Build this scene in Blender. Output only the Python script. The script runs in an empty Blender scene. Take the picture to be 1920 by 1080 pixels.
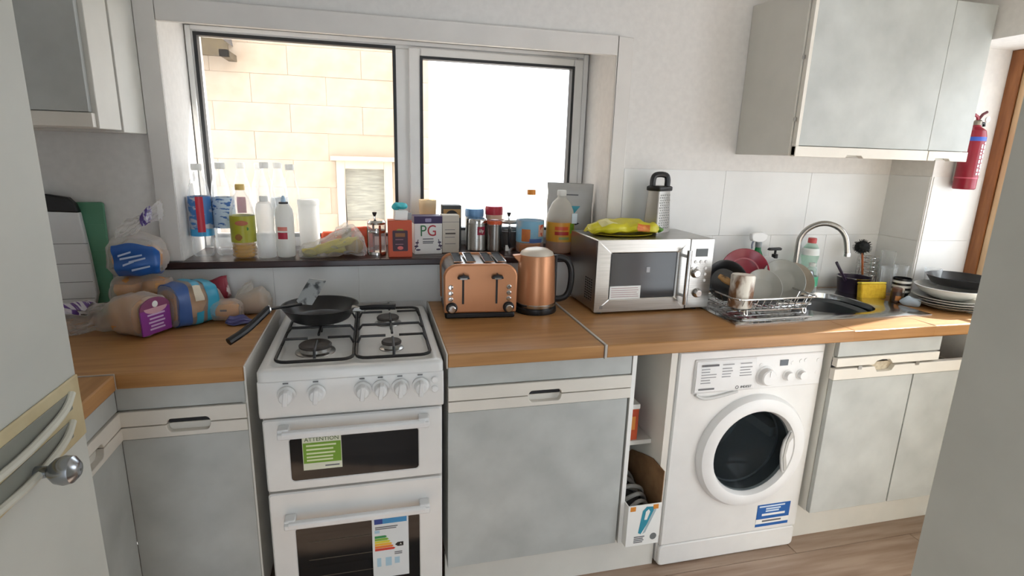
import bpy, bmesh, math, random
from mathutils import Vector, Matrix, noise
random.seed(7)
PI = math.pi
scene = bpy.context.scene
C = scene.collection

# ------------------------------------------------------------------ camera, world, sun, exposure
cam_d = bpy.data.cameras.new('camera'); cam = bpy.data.objects.new('camera', cam_d); C.objects.link(cam)
cam_d.sensor_width = 36.0; cam_d.lens = 36.0 * 1039.9 / 1920.0; cam_d.clip_start = 0.02; cam_d.clip_end = 200
yaw, pitch, roll = 0.2502, 0.2397, 0.0297
fw = Vector((math.sin(yaw)*math.cos(pitch), math.cos(yaw)*math.cos(pitch), -math.sin(pitch)))
rt = Vector((math.cos(yaw), -math.sin(yaw), 0)); up = rt.cross(fw)
r2 = rt*math.cos(roll) + up*math.sin(roll); u2 = -rt*math.sin(roll) + up*math.cos(roll)
mw = Matrix((r2, u2, -fw)).transposed().to_4x4(); mw.translation = Vector((0.3129, -2.1009, 1.4807))
cam.matrix_world = mw
scene.camera = cam

world = bpy.data.worlds.new('world'); scene.world = world; world.use_nodes = True
bg = world.node_tree.nodes['Background']; bg.inputs[0].default_value = (0.83, 0.915, 1.0, 1); bg.inputs[1].default_value = 1.0
sun_d = bpy.data.lights.new('sun', 'SUN'); sun_d.energy = 4.5; sun_d.angle = 0.02; sun_d.color = (1.0, 0.95, 0.88)
sun = bpy.data.objects.new('sun', sun_d); C.objects.link(sun)
sun.rotation_euler = Vector((-0.80, -0.20, -0.42)).to_track_quat('-Z', 'Y').to_euler()
scene.view_settings.view_transform = 'Standard'; scene.view_settings.look = 'None'
scene.view_settings.gamma = 1.0; scene.view_settings.exposure = 2.1; scene.view_settings.use_curve_mapping = False
try: scene.cycles.transparent_max_bounces = 32
except Exception: pass

# ------------------------------------------------------------------ materials
def lin(h):
    if isinstance(h, str):
        h = h.lstrip('#'); v = [int(h[i:i+2], 16)/255 for i in (0, 2, 4)]
    else: v = [x/255 for x in h]
    return tuple((x/12.92 if x <= .04045 else ((x+.055)/1.055)**2.4) for x in v) + (1.0,)
MATS = {}
def mat(name, col='#ffffff', rough=.5, metal=0.0, col2=None, scale=8.0, stretch=(1, 1, 1), bump=0.0, detail=4.0, ramp=(.35, .65), emit=None, coat=0.0, spec=None):
    if name in MATS: return MATS[name]
    m = bpy.data.materials.new(name); m.use_nodes = True; MATS[name] = m
    nt = m.node_tree; b = nt.nodes['Principled BSDF']
    b.inputs['Base Color'].default_value = lin(col); b.inputs['Roughness'].default_value = rough; b.inputs['Metallic'].default_value = metal
    if coat: b.inputs['Coat Weight'].default_value = coat
    if spec is not None: b.inputs['Specular IOR Level'].default_value = spec
    if emit: b.inputs['Emission Color'].default_value = lin(emit[0]); b.inputs['Emission Strength'].default_value = emit[1]
    tc = nt.nodes.new('ShaderNodeTexCoord'); mp = nt.nodes.new('ShaderNodeMapping'); mp.inputs['Scale'].default_value = stretch
    nt.links.new(tc.outputs['Object'], mp.inputs[0])
    nz = nt.nodes.new('ShaderNodeTexNoise'); nz.inputs['Scale'].default_value = scale; nz.inputs['Detail'].default_value = detail
    nt.links.new(mp.outputs[0], nz.inputs['Vector'])
    if col2 is None:      # faint natural unevenness on every plain material
        c = lin(col); d = tuple(min(1, x*.94) for x in c[:3]) + (1,)
    else: c, d = lin(col), lin(col2)
    rp = nt.nodes.new('ShaderNodeValToRGB'); rp.color_ramp.elements[0].position = ramp[0]; rp.color_ramp.elements[1].position = ramp[1]
    rp.color_ramp.elements[0].color = c; rp.color_ramp.elements[1].color = d
    nt.links.new(nz.outputs['Fac'], rp.inputs[0]); nt.links.new(rp.outputs[0], b.inputs['Base Color'])
    if bump:
        bp = nt.nodes.new('ShaderNodeBump'); bp.inputs['Strength'].default_value = bump; bp.inputs['Distance'].default_value = .01
        nt.links.new(nz.outputs['Fac'], bp.inputs['Height']); nt.links.new(bp.outputs[0], b.inputs['Normal'])
    return m
def film(name, col, fac, rough=.15, col2=None, spread=.4):
    """thin see-through plastic or glass: part transparent, part glossy tinted surface"""
    if name in MATS: return MATS[name]
    m = bpy.data.materials.new(name); m.use_nodes = True; MATS[name] = m
    nt = m.node_tree; b = nt.nodes['Principled BSDF']; out = nt.nodes['Material Output']
    b.inputs['Base Color'].default_value = lin(col); b.inputs['Roughness'].default_value = rough
    tr = nt.nodes.new('ShaderNodeBsdfTransparent'); tr.inputs[0].default_value = lin(col2 or '#ffffff')
    lw = nt.nodes.new('ShaderNodeLayerWeight'); lw.inputs[0].default_value = .35
    mr = nt.nodes.new('ShaderNodeMapRange'); mr.inputs['To Min'].default_value = fac; mr.inputs['To Max'].default_value = min(1, fac+spread)
    nt.links.new(lw.outputs['Facing'], mr.inputs['Value'])
    mx = nt.nodes.new('ShaderNodeMixShader'); nt.links.new(mr.outputs[0], mx.inputs[0]); nt.links.new(tr.outputs[0], mx.inputs[1])
    tl = nt.nodes.new('ShaderNodeBsdfTranslucent'); tl.inputs[0].default_value = lin(col); m2 = nt.nodes.new('ShaderNodeMixShader'); m2.inputs[0].default_value = .45
    nt.links.new(b.outputs[0], m2.inputs[1]); nt.links.new(tl.outputs[0], m2.inputs[2]); nt.links.new(m2.outputs[0], mx.inputs[2])
    nt.links.new(mx.outputs[0], out.inputs[0]); return m
def trans(name, col, fac=.5, rough=.4):
    """solid plastic that lets light glow through"""
    if name in MATS: return MATS[name]
    m = bpy.data.materials.new(name); m.use_nodes = True; MATS[name] = m
    nt = m.node_tree; b = nt.nodes['Principled BSDF']; out = nt.nodes['Material Output']
    b.inputs['Base Color'].default_value = lin(col); b.inputs['Roughness'].default_value = rough
    tr = nt.nodes.new('ShaderNodeBsdfTranslucent'); tr.inputs[0].default_value = lin(col)
    mx = nt.nodes.new('ShaderNodeMixShader'); mx.inputs[0].default_value = fac
    nt.links.new(b.outputs[0], mx.inputs[1]); nt.links.new(tr.outputs[0], mx.inputs[2]); nt.links.new(mx.outputs[0], out.inputs[0]); return m
def plank_mat():
    m = mat('floor wood', '#b19a87', .45, col2='#967c69', scale=5, stretch=(.6, 7, 1), detail=8, bump=.05)
    nt = m.node_tree; b = nt.nodes['Principled BSDF']; oi = nt.nodes.new('ShaderNodeObjectInfo'); hs = nt.nodes.new('ShaderNodeHueSaturation')
    mr = nt.nodes.new('ShaderNodeMapRange'); mr.inputs['To Min'].default_value = .9; mr.inputs['To Max'].default_value = 1.12
    nt.links.new(oi.outputs['Random'], mr.inputs['Value']); nt.links.new(mr.outputs[0], hs.inputs['Value'])
    src = b.inputs['Base Color'].links[0].from_socket; nt.links.new(src, hs.inputs['Color']); nt.links.new(hs.outputs[0], b.inputs['Base Color']); return m

WALL = mat('wall paint', '#e2dfdb', .7, bump=.008, scale=40)
TILE = mat('white tile', '#e0e0de', .35, scale=6)
GROUT = mat('grout', '#cfccc6', .8)
LAM = mat('mottled laminate', '#bfc2bf', .5, col2='#aaadaa', scale=7, detail=6, ramp=(.3, .72))
CREAM = mat('cream rail', '#e2ddd3', .45)
CARC = mat('white carcass', '#dcdad2', .5)
WOOD = mat('oak worktop', '#b98a56', .42, col2='#96683a', scale=5, stretch=(.7, 9, 9), detail=8, ramp=(.25, .8))
WOODY = mat('oak worktop along', '#b98a56', .42, col2='#96683a', scale=5, stretch=(9, .7, 9), detail=8, ramp=(.25, .8))
ENAM = mat('white enamel', '#e6e5e2', .28)
WPLAS = mat('white plastic', '#e9e9e8', .35)
UPVC = mat('upvc', '#ecebe8', .35)
BLACK = mat('black plastic', '#17171a', .4)
IRON = mat('black iron', '#1b1a1a', .45)
NONST = mat('non stick black', '#111113', .32, col2='#1a191b', scale=30)
STEEL = mat('steel', '#b9b7b3', .3, 1.0, col2='#a7a5a1', scale=6, stretch=(1, 60, 60))
STEELD = mat('steel shiny', '#c9c9c8', .16, 1.0)
CHROME = mat('chrome', '#d8d8d8', .1, 1.0)
COPPER = mat('copper paint', '#cb9068', .36, .45, col2='#c2865e', scale=4)
DARKG = mat('dark glass', '#101214', .06)
SILLW = mat('dark sill', '#3a2626', .3, col2='#2e1d1d', scale=6, stretch=(1, 8, 8))
DARK = mat('dark inside', '#2c2c2e', .8)
GASK = mat('gasket', '#26282b', .5)
GLASS = film('window glass', '#ffffff', .03, .02)
PET = film('clear plastic', '#f2f6f8', .16, .12)
FILMW = film('bag film', '#f0eeeb', .22, .12, None, .45)
CLEAR = film('clear glass', '#eef2f4', .12, .04)
PAPER = mat('white paper', '#eeeeea', .6)
PRINT = mat('grey print', '#6d6d70', .7)

# ------------------------------------------------------------------ mesh builder
class MB:
    def __init__(s): s.bm = bmesh.new()
    def box(s, x0, x1, y0, y1, z0, z1):
        v = [s.bm.verts.new(p) for p in ((x0,y0,z0),(x1,y0,z0),(x1,y1,z0),(x0,y1,z0),(x0,y0,z1),(x1,y0,z1),(x1,y1,z1),(x0,y1,z1))]
        for f in ((3,2,1,0),(4,5,6,7),(0,1,5,4),(1,2,6,5),(2,3,7,6),(3,0,4,7)): s.bm.faces.new([v[i] for i in f])
        return s
    def loft(s, loops, caps=(True, True), close=True):
        rows = [[s.bm.verts.new(p) for p in l] for l in loops]; n = len(rows[0])
        for a, b in zip(rows, rows[1:]):
            for i in range(n if close else n-1):
                j = (i+1) % n
                s.bm.faces.new((a[i], a[j], b[j], b[i]))
        if caps[0]: s.bm.faces.new(rows[0][::-1])
        if caps[1]: s.bm.faces.new(rows[-1])
        return s
    def lathe(s, prof, n=32, c=(0, 0, 0), axis='z', sx=1, sy=1, a0=0, a1=None, caps=(True, True)):
        full = a1 is None; k = n if full else n+1
        loops = []
        for r, z in prof:
            l = []
            for i in range(k):
                a = a0 + (2*PI if full else a1-a0)*i/n
                p = (r*math.cos(a)*sx, r*math.sin(a)*sy, z)
                if axis == 'y': p = (p[0], -p[2], p[1])       # local z points to -y
                elif axis == 'x': p = (p[2], p[0], p[1])
                l.append((p[0]+c[0], p[1]+c[1], p[2]+c[2]))
            loops.append(l)
        cp = (caps[0] and prof[0][0] > 1e-5 and full, caps[1] and prof[-1][0] > 1e-5 and full)
        s.loft(loops, cp, full); return s
    def cyl(s, p0, p1, r0, r1=None, n=16):
        p0, p1 = Vector(p0), Vector(p1); r1 = r0 if r1 is None else r1
        d = (p1-p0).normalized(); u = d.orthogonal().normalized(); w = d.cross(u)
        s.loft([[p+u*r*math.cos(2*PI*i/n)+w*r*math.sin(2*PI*i/n) for i in range(n)] for p, r in ((p0, r0), (p1, r1))]); return s
    def tube(s, pts, r, n=8, closed=False, smooth=0):
        P = [Vector(p) for p in pts]
        for _ in range(smooth):
            Q = []
            m = len(P)
            for i in range(m if closed else m-1):
                a, b = P[i], P[(i+1) % m]; Q += [a*.75+b*.25, a*.25+b*.75]
            P = Q if closed else [P[0]] + Q[1:-1] + [P[-1]]
        m = len(P); rs = r if isinstance(r, (list, tuple)) else None
        u = None; loops = []
        for i in range(m):
            a = P[i-1] if (i or closed) else P[i]; b = P[(i+1) % m] if (i < m-1 or closed) else P[i]
            d = (b-a).normalized()
            if u is None: u = d.orthogonal().normalized()
            u = (u - d*u.dot(d)).normalized(); w = d.cross(u)
            rr = (rs[min(len(rs)-1, int(i*len(rs)/m))] if rs else r)
            loops.append([P[i]+u*rr*math.cos(2*PI*k/n)+w*rr*math.sin(2*PI*k/n) for k in range(n)])
        if closed: loops.append(loops[0]); s.loft(loops, (False, False))
        else: s.loft(loops)
        return s
    def prism(s, poly, d0, d1, plane='xz'):
        def P(a, b, d): return {'xz': (a, d, b), 'yz': (d, a, b), 'xy': (a, b, d)}[plane]
        lo = [s.bm.verts.new(P(a, b, d0)) for a, b in poly]; hi = [s.bm.verts.new(P(a, b, d1)) for a, b in poly]
        n = len(poly)
        s.bm.faces.new(lo); s.bm.faces.new(hi[::-1])
        for i in range(n): s.bm.faces.new((lo[i], hi[i], hi[(i+1) % n], lo[(i+1) % n]))
        return s
    def sphere(s, c, r, sc=(1, 1, 1), n=20):
        m = Matrix.Translation(c) @ Matrix.Diagonal((sc[0], sc[1], sc[2], 1))
        bmesh.ops.create_uvsphere(s.bm, u_segments=n, v_segments=max(8, n//2), radius=r, matrix=m); return s
    def xf(s, M):
        bmesh.ops.transform(s.bm, matrix=M, verts=s.bm.verts); return s
    def jitter(s, amp, sc, seed=0):
        for v in s.bm.verts:
            q = v.co*sc + Vector((seed*3.1, seed*1.7, seed))
            v.co += Vector((noise.noise(q), noise.noise(q+Vector((9, 4, 2))), noise.noise(q+Vector((3, 8, 6)))))*amp
        return s
    def build(s, name, m, parent=None, bev=0, smooth=35, sub=0):
        bmesh.ops.remove_doubles(s.bm, verts=s.bm.verts, dist=1e-6)
        bmesh.ops.recalc_face_normals(s.bm, faces=s.bm.faces)
        me = bpy.data.meshes.new(name); s.bm.to_mesh(me); s.bm.free()
        me.materials.append(m)
        if smooth:
            for p in me.polygons: p.use_smooth = True
            me.set_sharp_from_angle(angle=math.radians(smooth))
        o = bpy.data.objects.new(name, me); C.objects.link(o)
        if parent: o.parent = parent
        if bev:
            b = o.modifiers.new('bevel', 'BEVEL'); b.width = bev; b.segments = 2; b.limit_method = 'ANGLE'; b.angle_limit = math.radians(40)
        if sub:
            b = o.modifiers.new('sub', 'SUBSURF'); b.levels = sub; b.render_levels = sub
        return o
def tag(o, label, cat, group=None):
    o['label'] = label; o['category'] = cat
    if group: o['group'] = group
    return o
def thing(name, label, cat, loc=(0, 0, 0), rz=0, group=None, rot=None):
    o = bpy.data.objects.new(name, None); o.empty_display_size = .05; C.objects.link(o)
    o.location = loc; o.rotation_euler = rot if rot else (0, 0, rz)
    return tag(o, label, cat, group)
def struct(o): o['kind'] = 'structure'; return o
def sempty(name, loc=(0, 0, 0)):
    o = bpy.data.objects.new(name, None); o.empty_display_size = .05; C.objects.link(o); o.location = loc; return struct(o)
def box(name, m, b, parent=None, bev=0): return MB().box(*b).build(name, m, parent, bev)
def copy_part(o, parent, loc):
    c = o.copy(); C.objects.link(c); c.parent = parent; c.location = loc; return c
def copy_tree(o, parent=None):
    kids = list(o.children); c = o.copy(); C.objects.link(c); c.parent = parent
    for k in kids: copy_tree(k, c)
    return c
def txt(s, size, loc, m, parent=None, rot=(PI/2, 0, 0), name='lettering', ext=.0004, align='CENTER', sx=1.0):
    cu = bpy.data.curves.new('t', 'FONT'); cu.body = s; cu.size = size; cu.align_x = align; cu.align_y = 'CENTER'; cu.extrude = ext; cu.resolution_u = 3
    t = bpy.data.objects.new('t', cu); C.objects.link(t); bpy.context.view_layer.update()
    me = bpy.data.meshes.new_from_object(t.evaluated_get(bpy.context.evaluated_depsgraph_get()))
    bpy.data.objects.remove(t); bpy.data.curves.remove(cu); me.materials.clear(); me.materials.append(m); me.name = name
    o = bpy.data.objects.new(name, me); C.objects.link(o); o.location = loc; o.rotation_euler = rot; o.scale = (sx, 1, 1)
    if parent: o.parent = parent
    return o
def lines(name, m, parent, x0, x1, y, zs, h, jit=.25, seed=1):
    """rows of fine illegible print on a face that looks toward -y"""
    b = MB(); r = random.Random(seed)
    for z in zs:
        w = (x1-x0)*(1-jit*r.random()); b.box(x0, x0+w, y-.0004, y, z-h/2, z+h/2)
    return b.build(name, m, parent)
def rr(x0, x1, z0, z1, r, n=5):
    """rounded rectangle outline"""
    P = []
    for cx, cz, a in ((x1-r, z1-r, 0), (x0+r, z1-r, PI/2), (x0+r, z0+r, PI), (x1-r, z0+r, 1.5*PI)):
        P += [(cx+r*math.cos(a+PI/2*i/n), cz+r*math.sin(a+PI/2*i/n)) for i in range(n+1)]
    return P

# ------------------------------------------------------------------ room shell
XL, XR, ZC, YB = -0.925, 2.62, 2.36, -3.2
WX0, WX1, WZ0, WZ1 = -0.325, 1.232, 1.06, 1.897
b = MB()
b.box(XL-.2, WX0, 0, .40, 0, ZC).box(WX1, XR+.33, 0, .40, 0, ZC).box(WX0, WX1, 0, .40, 0, WZ0).box(WX0, WX1, 0, .40, WZ1, ZC)
wb = struct(b.build('wall_back', WALL, smooth=0))
wl = struct(box('wall_left', WALL, (XL-.12, XL, YB, 0, 0, ZC)))
# right wall: opening of the side window from y=-.206 to -1.25, z .905 to 1.95
b = MB().box(XR, XR+.33, -.206, 0, 0, ZC).box(XR, XR+.33, -1.25, -.206, 0, .905).box(XR, XR+.33, -1.25, -.206, 1.95, ZC).box(XR, XR+.33, -1.40, -1.25, 0, ZC).box(XR, XR+.33, -3.1, -1.40, 2.15, ZC).box(XR, XR+.33, YB, -3.1, 0, ZC)
wr = struct(b.build('wall_right', WALL, smooth=0))
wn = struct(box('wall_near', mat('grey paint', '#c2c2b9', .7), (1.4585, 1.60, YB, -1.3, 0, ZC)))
struct(MB().box(XL-.12, -.1, YB-.1, YB, 0, ZC).box(.6, XR+.33, YB-.1, YB, 0, ZC).box(-.1, .6, YB-.1, YB, 2.02, ZC).build('wall_behind', WALL, smooth=0))  # doorway gap behind the camera is added to let in fill daylight
struct(box('added_wall_upper', WALL, (XL-3, XR+.33, .1, .40, ZC+.1, ZC+1.6)))  # unseen upper wall, added to cut the skylight on the outside wall
struct(box('ceiling', mat('ceiling paint', '#e8e6e2', .8), (XL-.12, XR+.33, YB, .4, ZC, ZC+.1)))
fl = sempty('floor'); box('screed', mat('screed', '#5b4a40', .9), (XL, XR, YB, 0, -.05, -.012), fl)
PL = plank_mat(); pm = None
for j in range(17):
    y0 = -.02-(j+1)*.187
    xx = XL - (0, .45, .8, .25)[j % 4]
    while xx < XR:
        a, e = max(xx, XL), min(xx+1.2, XR)
        if e-a > .05:
            if abs(e-a-1.2) < 1e-6:
                if pm is None: pm = box('plank', PL, (0, 1.1975, 0, .1845, -.012, 0), fl, .0012)
                o = pm if pm.location.length == 0 and not pm.get('u') else None
                if o is None: o = pm.copy(); C.objects.link(o)
                pm['u'] = 1; o.location = (a, y0, 0)
            else:
                o = box('plank', PL, (0, e-a-.0025, 0, .1845, -.012, 0), fl, .0012); o.location = (a, y0, 0)
        xx += 1.2
if 'u' in pm: del pm['u']

# wall tiles (splashback)
tm = {}
def put_tile(par, w, h, loc, rz=0):
    k = (round(w, 3), round(h, 3))
    if k not in tm:
        o = box('tile', TILE, (.0005, w-.0005, -.003, 0, .0005, h-.0005), par, .0006); tm[k] = o
    else: o = tm[k].copy(); C.objects.link(o); o.parent = par
    o.location = loc; o.rotation_euler = (0, 0, rz); return o
x = XL
while x < XR-.01:
    w = min(.2954, XR-x)
    under = x < 1.28
    if x < -.4: put_tile(wb, w, .245, (x, 0, .912))
    elif under: put_tile(wb, w, .143, (x, 0, .912))
    else:
        put_tile(wb, w, .245, (x, 0, .912))
    x += .2954
for x, w in ((1.30, .465), (1.765, .43), (2.195, .425)): put_tile(wb, w, .275, (x, 0, 1.157))
put_tile(wr, .2, .245, (XR, -.003, .912), -PI/2)
put_tile(wr, .2, .275, (XR, -.003, 1.157), -PI/2)
put_tile(wr, .26, .245, (XR+.008, -.206, .912)); put_tile(wr, .26, .275, (XR+.008, -.206, 1.157))

# window in the back wall: casing boards, dark sill, frame, sash, gaskets, panes
t1 = MB().box(-.385, WX0, -.012, 0, 1.086, 1.915).box(WX1, 1.296, -.012, 0, 1.086, 1.915).box(WX0, WX1, -.012, .012, 1.849, 1.915)
struct(t1.build('trim_1', mat('casing paint', '#e0dcd7', .55), bev=.003))
w1 = sempty('window_1')
box('window_sill', SILLW, (-.392, 1.30, -.028, 0, 1.058, 1.083), w1, .004)
box('window_sill', SILLW, (WX0, WX1, 0, .285, 1.061, 1.083), w1)
FY = .285
fr = MB().box(WX0, -.290, FY, .36, 1.083, WZ1).box(1.182, WX1, FY, .36, 1.083, WZ1).box(-.290, 1.182, FY, .36, 1.866, WZ1).box(-.290, 1.182, FY, .36, 1.083, 1.13).box(.415, .492, FY, .36, 1.13, 1.866)
fr = fr.build('window_frame', UPVC, w1, .004)
st = MB().box(-.322, -.304, FY-.012, FY, 1.09, 1.892).box(1.205, 1.228, FY-.012, FY, 1.09, 1.892).box(-.304, 1.205, FY-.012, FY, 1.878, 1.894)
st.build('frame_bead', UPVC, w1, .003)
sa = MB().box(.470, .516, FY-.018, FY+.03, 1.11, 1.870).box(1.162, 1.203, FY-.018, FY+.03, 1.11, 1.870).box(.516, 1.162, FY-.018, FY+.03, 1.838, 1.870).box(.516, 1.162, FY-.018, FY+.03, 1.11, 1.15)
sa = sa.build('opening_sash', UPVC, w1, .004)
def ring(x0, x1, z0, z1, t, y0, y1): return MB().box(x0, x0+t, y0, y1, z0, z1).box(x1-t, x1, y0, y1, z0, z1).box(x0+t, x1-t, y0, y1, z1-t, z1).box(x0+t, x1-t, y0, y1, z0, z0+t)
ring(-.298, .421, 1.122, 1.873, .012, FY-.004, FY+.03).build('gasket', GASK, w1)
ring(.514, 1.164, 1.148, 1.841, .011, FY-.022, FY+.02).build('gasket', GASK, w1)
box('pane', GLASS, (-.290, .415, .318, .322, 1.13, 1.866), w1)
box('pane', GLASS, (.520, 1.156, .302, .306, 1.155, 1.834), w1)
for px_ in (-.30, 1.20):     # screw caps in the reveal corners
    MB().sphere((px_, .05, 1.893), .007).build('screw_cap', CARC, w1)

# window in the right wall: timber frame, pale inner sash, pane, sill board
w2 = sempty('window_2'); TIMB = mat('brown timber', '#9a6236', .5, col2='#7d4a26', scale=6, stretch=(6, 6, .8)); PINE = mat('pale timber', '#d9b994', .5, col2='#c9a57d', scale=6, stretch=(6, 6, .8))
ringy = lambda y0, y1, z0, z1, t, x0, x1: MB().box(x0, x1, y0, y0+t, z0, z1).box(x0, x1, y1-t, y1, z0, z1).box(x0, x1, y0+t, y1-t, z1-t, z1).box(x0, x1, y0+t, y1-t, z0, z0+t)
ringy(-1.25, -.206, .93, 1.95, .05, 2.905, 2.95).build('timber_frame', TIMB, w2, .004)
ringy(-1.20, -.256, .98, 1.90, .055, 2.915, 2.95).build('sash', PINE, w2, .004)
box('pane', GLASS, (2.93, 2.934, -1.145, -.311, 1.035, 1.845), w2)
box('sill_board', mat('sill paint', '#e6e4e0', .4), (2.622, 2.905, -1.25, -.206, .905, .93), w2)

d2_ = sempty('added_door_2')  # unseen glazed door, added to let daylight in from the right
ringy(-3.1, -1.40, .0, 2.15, .05, 2.84, 2.90).build('door_frame', TIMB, d2_, .004)
MB().box(2.85, 2.89, -2.28, -2.22, .05, 2.10).build('door_stile', TIMB, d2_, .004)
for a_, b_ in ((-3.05, -2.28), (-2.22, -1.45)): box('pane', GLASS, (2.868, 2.872, a_, b_, .05, 2.10), d2_)

# outside: neighbour's painted block wall, small window, eaves timber, ground
ox = sempty('wall_outside'); OUT = mat('cream masonry paint', '#c2b09c', .8, col2='#b9a48e', scale=9, bump=.15)
OY = 1.8
MB().box(-4.0, .70, OY, OY+.2, -.2, 1.0).box(-4.0, .093, OY, OY+.2, 1.0, 1.40).box(.453, .70, OY, OY+.2, 1.0, 1.40).box(-4.0, .70, OY, OY+.2, 1.40, 3.4).build('mortar_face', mat('cream mortar', '#bda995', .9), ox, smooth=0)
bk = None; rnd = random.Random(4)
for j in range(15):
    z = .36+j*.172
    xx = -2.6 + (.22 if j % 2 else 0)
    while xx < .68:
        a, e = xx, min(xx+.4405, .70)
        pieces = [(a, e)]
        if z+.168 > .99 and z < 1.41:
            pieces = [(a, min(e, .09)), (max(a, .456), e)]
        for a_, e_ in pieces:
            if e_-a_ < .04: continue
            if abs(e_-a_-.4405) < 1e-6:
                if bk is None: bk = box('block', OUT, (0, .4405, -.004, 0, 0, .1712), ox, .003); o = bk
                else: o = bk.copy(); C.objects.link(o)
            else: o = box('block', OUT, (0, e_-a_, -.004, 0, 0, .1712), ox, .003)
            o.location = (a_, OY+rnd.uniform(-.003, .003), z)
        xx += .442
w3 = sempty('window_3'); OFR = mat('outside frame', '#cdbda8', .6)
ringxz = lambda x0, x1, z0, z1, t, y0, y1: ring(x0, x1, z0, z1, t, y0, y1)
ringxz(.093, .453, .80, 1.40, .055, OY-.03, OY+.05).build('window_frame', OFR, w3, .004)
box('lintel', OFR, (.06, .50, OY-.05, OY, 1.395, 1.425), w3, .004)
box('pane', mat('frosted pane', '#a9a89c', .35, col2='#8d8d83', scale=30, stretch=(.4, 1, 3), bump=.3), (.148, .398, OY+.02, OY+.03, .85, 1.35), w3)
ev = sempty('roof_eaves'); EW = mat('weathered timber', '#625338', .8, col2='#483c2a', scale=9)
MB().prism([(-.455, 1.965), (-.455, 2.035), (-.60, 2.15), (-2.2, 2.15), (-2.2, 1.965)], OY-.24, OY-.20).build('fascia', EW, ev)
MB().prism([(-.47, 2.05), (-.60, 2.16), (-2.2, 2.16), (-2.2, 2.25), (-.5, 2.25)], OY-.24, OY).build('soffit', mat('soffit', '#5f5a58', .8), ev)
box('rafter_end', EW, (-.50, -.455, OY-.24, OY, 1.965, 2.0), ev)
struct(box('ground', mat('paving', '#b9b2a8', .9, col2='#a39b90', scale=3), (-30, 30, .4, 30, -.3, -.2)))
# ------------------------------------------------------------------ worktops
ZT, ZB_ = .91, .868
def worktop(label, m, boxes):
    o = thing('worktop', label, 'worktop', (boxes[0][0], boxes[0][2], ZB_)); L = o.location
    b = MB()
    for q in boxes: b.box(q[0]-L.x, q[1]-L.x, q[2]-L.y, q[3]-L.y, 0, ZT-ZB_)
    b.build('slab', m, o, .004); return o
wk_l = worktop('oak effect worktop on the left run behind the open door', WOODY, [(XL+.002, -.327, -2.0, -.604)])
box('joint_strip', mat('pale alloy', '#c6c2bb', .35, .3), (0, .596, 1.395, 1.3985, .001, .044), wk_l)
wk_c = worktop('oak effect worktop in the left corner under the bread bags', WOOD, [(XL+.002, -.03, -.6, -.008)])
box('end_strip', mat('white edge strip', '#d6d2cc', .4), (.8935, .898, -.001, .592, -.001, .0435), wk_c)
wk_m = worktop('oak effect worktop between cooker and metal joint strip, under toaster and kettle', WOOD, [(.512, .998, -.6, -.008)])
box('end_strip', mat('pale alloy', '#c6c2bb', .35, .3), (-.004, -.0005, -.001, .592, -.001, .0435), wk_m)
box('joint_strip', mat('pale alloy', '#c6c2bb', .35, .3), (.4865, .4945, -.003, .592, -.002, .0445), wk_m, .001)
SX0, SX1, SY0, SY1 = 1.94, 2.30, -.425, -.085         # sink bowl cut-out
wk_r = worktop('long oak effect worktop under microwave and steel sink', WOOD, [(1.007, SX0, -.6, -.008), (SX1, XR-.002, -.6, -.008), (SX0, SX1, -.6, SY0), (SX0, SX1, SY1, -.008)])

# ------------------------------------------------------------------ kitchen units
def notch_rails(par, x0, x1, hx0, hx1, y0, y1, zl0, zmid, zu1, gap=.003, r=.014):
    """upper and lower cream rails with one oval finger hole cut half into each"""
    def half(up):
        zg = zmid+gap/2 if up else zmid-gap/2
        zo = zu1 if up else zl0
        s = 1 if up else -1
        n = 6; dep = r*1.0 if up else r*1.5
        P = [(x0, zg)]
        P += [(hx0 + .012 - .012*math.cos(PI/2*i/n), zg+s*dep*math.sin(PI/2*i/n)) for i in range(n+1)]
        P += [(hx1 - .012 + .012*math.sin(PI/2*i/n), zg+s*dep*math.cos(PI/2*i/n)) for i in range(n+1)]
        P += [(x1, zg), (x1, zo), (x0, zo)]
        return P if not up else P
    MB().prism(half(True), y0, y1).build('upper_rail', CREAM, par, .0015)
    MB().prism(half(False), y0, y1).build('lower_rail', CREAM, par, .0015)
    box('finger_pull', CREAM, (hx0-.01, hx1+.01, y1-.004, y1+.004, zmid-.03, zmid-.004), par)
    box('pull_shadow_gap', DARK, (x0+.002, x1-.002, y1-.001, y1+.002, zmid-.004, zmid+.014), par)
YD = -.585
# unit between cooker and gap
u = thing('base_cabinet', 'mottled grey base cabinet with cream rail between cooker and washing machine', 'cabinet', (.512, 0, 0))
MB().box(.004, .016, YD+.02, -.02, .174, .866).box(.594, .606, YD+.004, -.02, .174, .866).box(.016, .594, -.03, -.02, .174, .866).box(.016, .594, YD+.02, -.02, .174, .188).build('carcass', CARC, u)
box('drawer_front', LAM, (.003, .59, YD, YD+.018, .803, .866), u, .0015)
notch_rails(u, .003, .592, .25, .356, YD-.006, YD+.016, .722, .757, .800)
box('door', LAM, (.003, .585, YD, YD+.018, .175, .719), u, .0015)
box('edge_strip', PAPER, (.593, .607, YD-.002, YD+.003, .174, .866), u)
tag(box('kick_board', CARC, (.515, 1.290, -.515, -.50, 0, .172)), 'white kick board at floor level right of the cooker', 'kick board')
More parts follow.
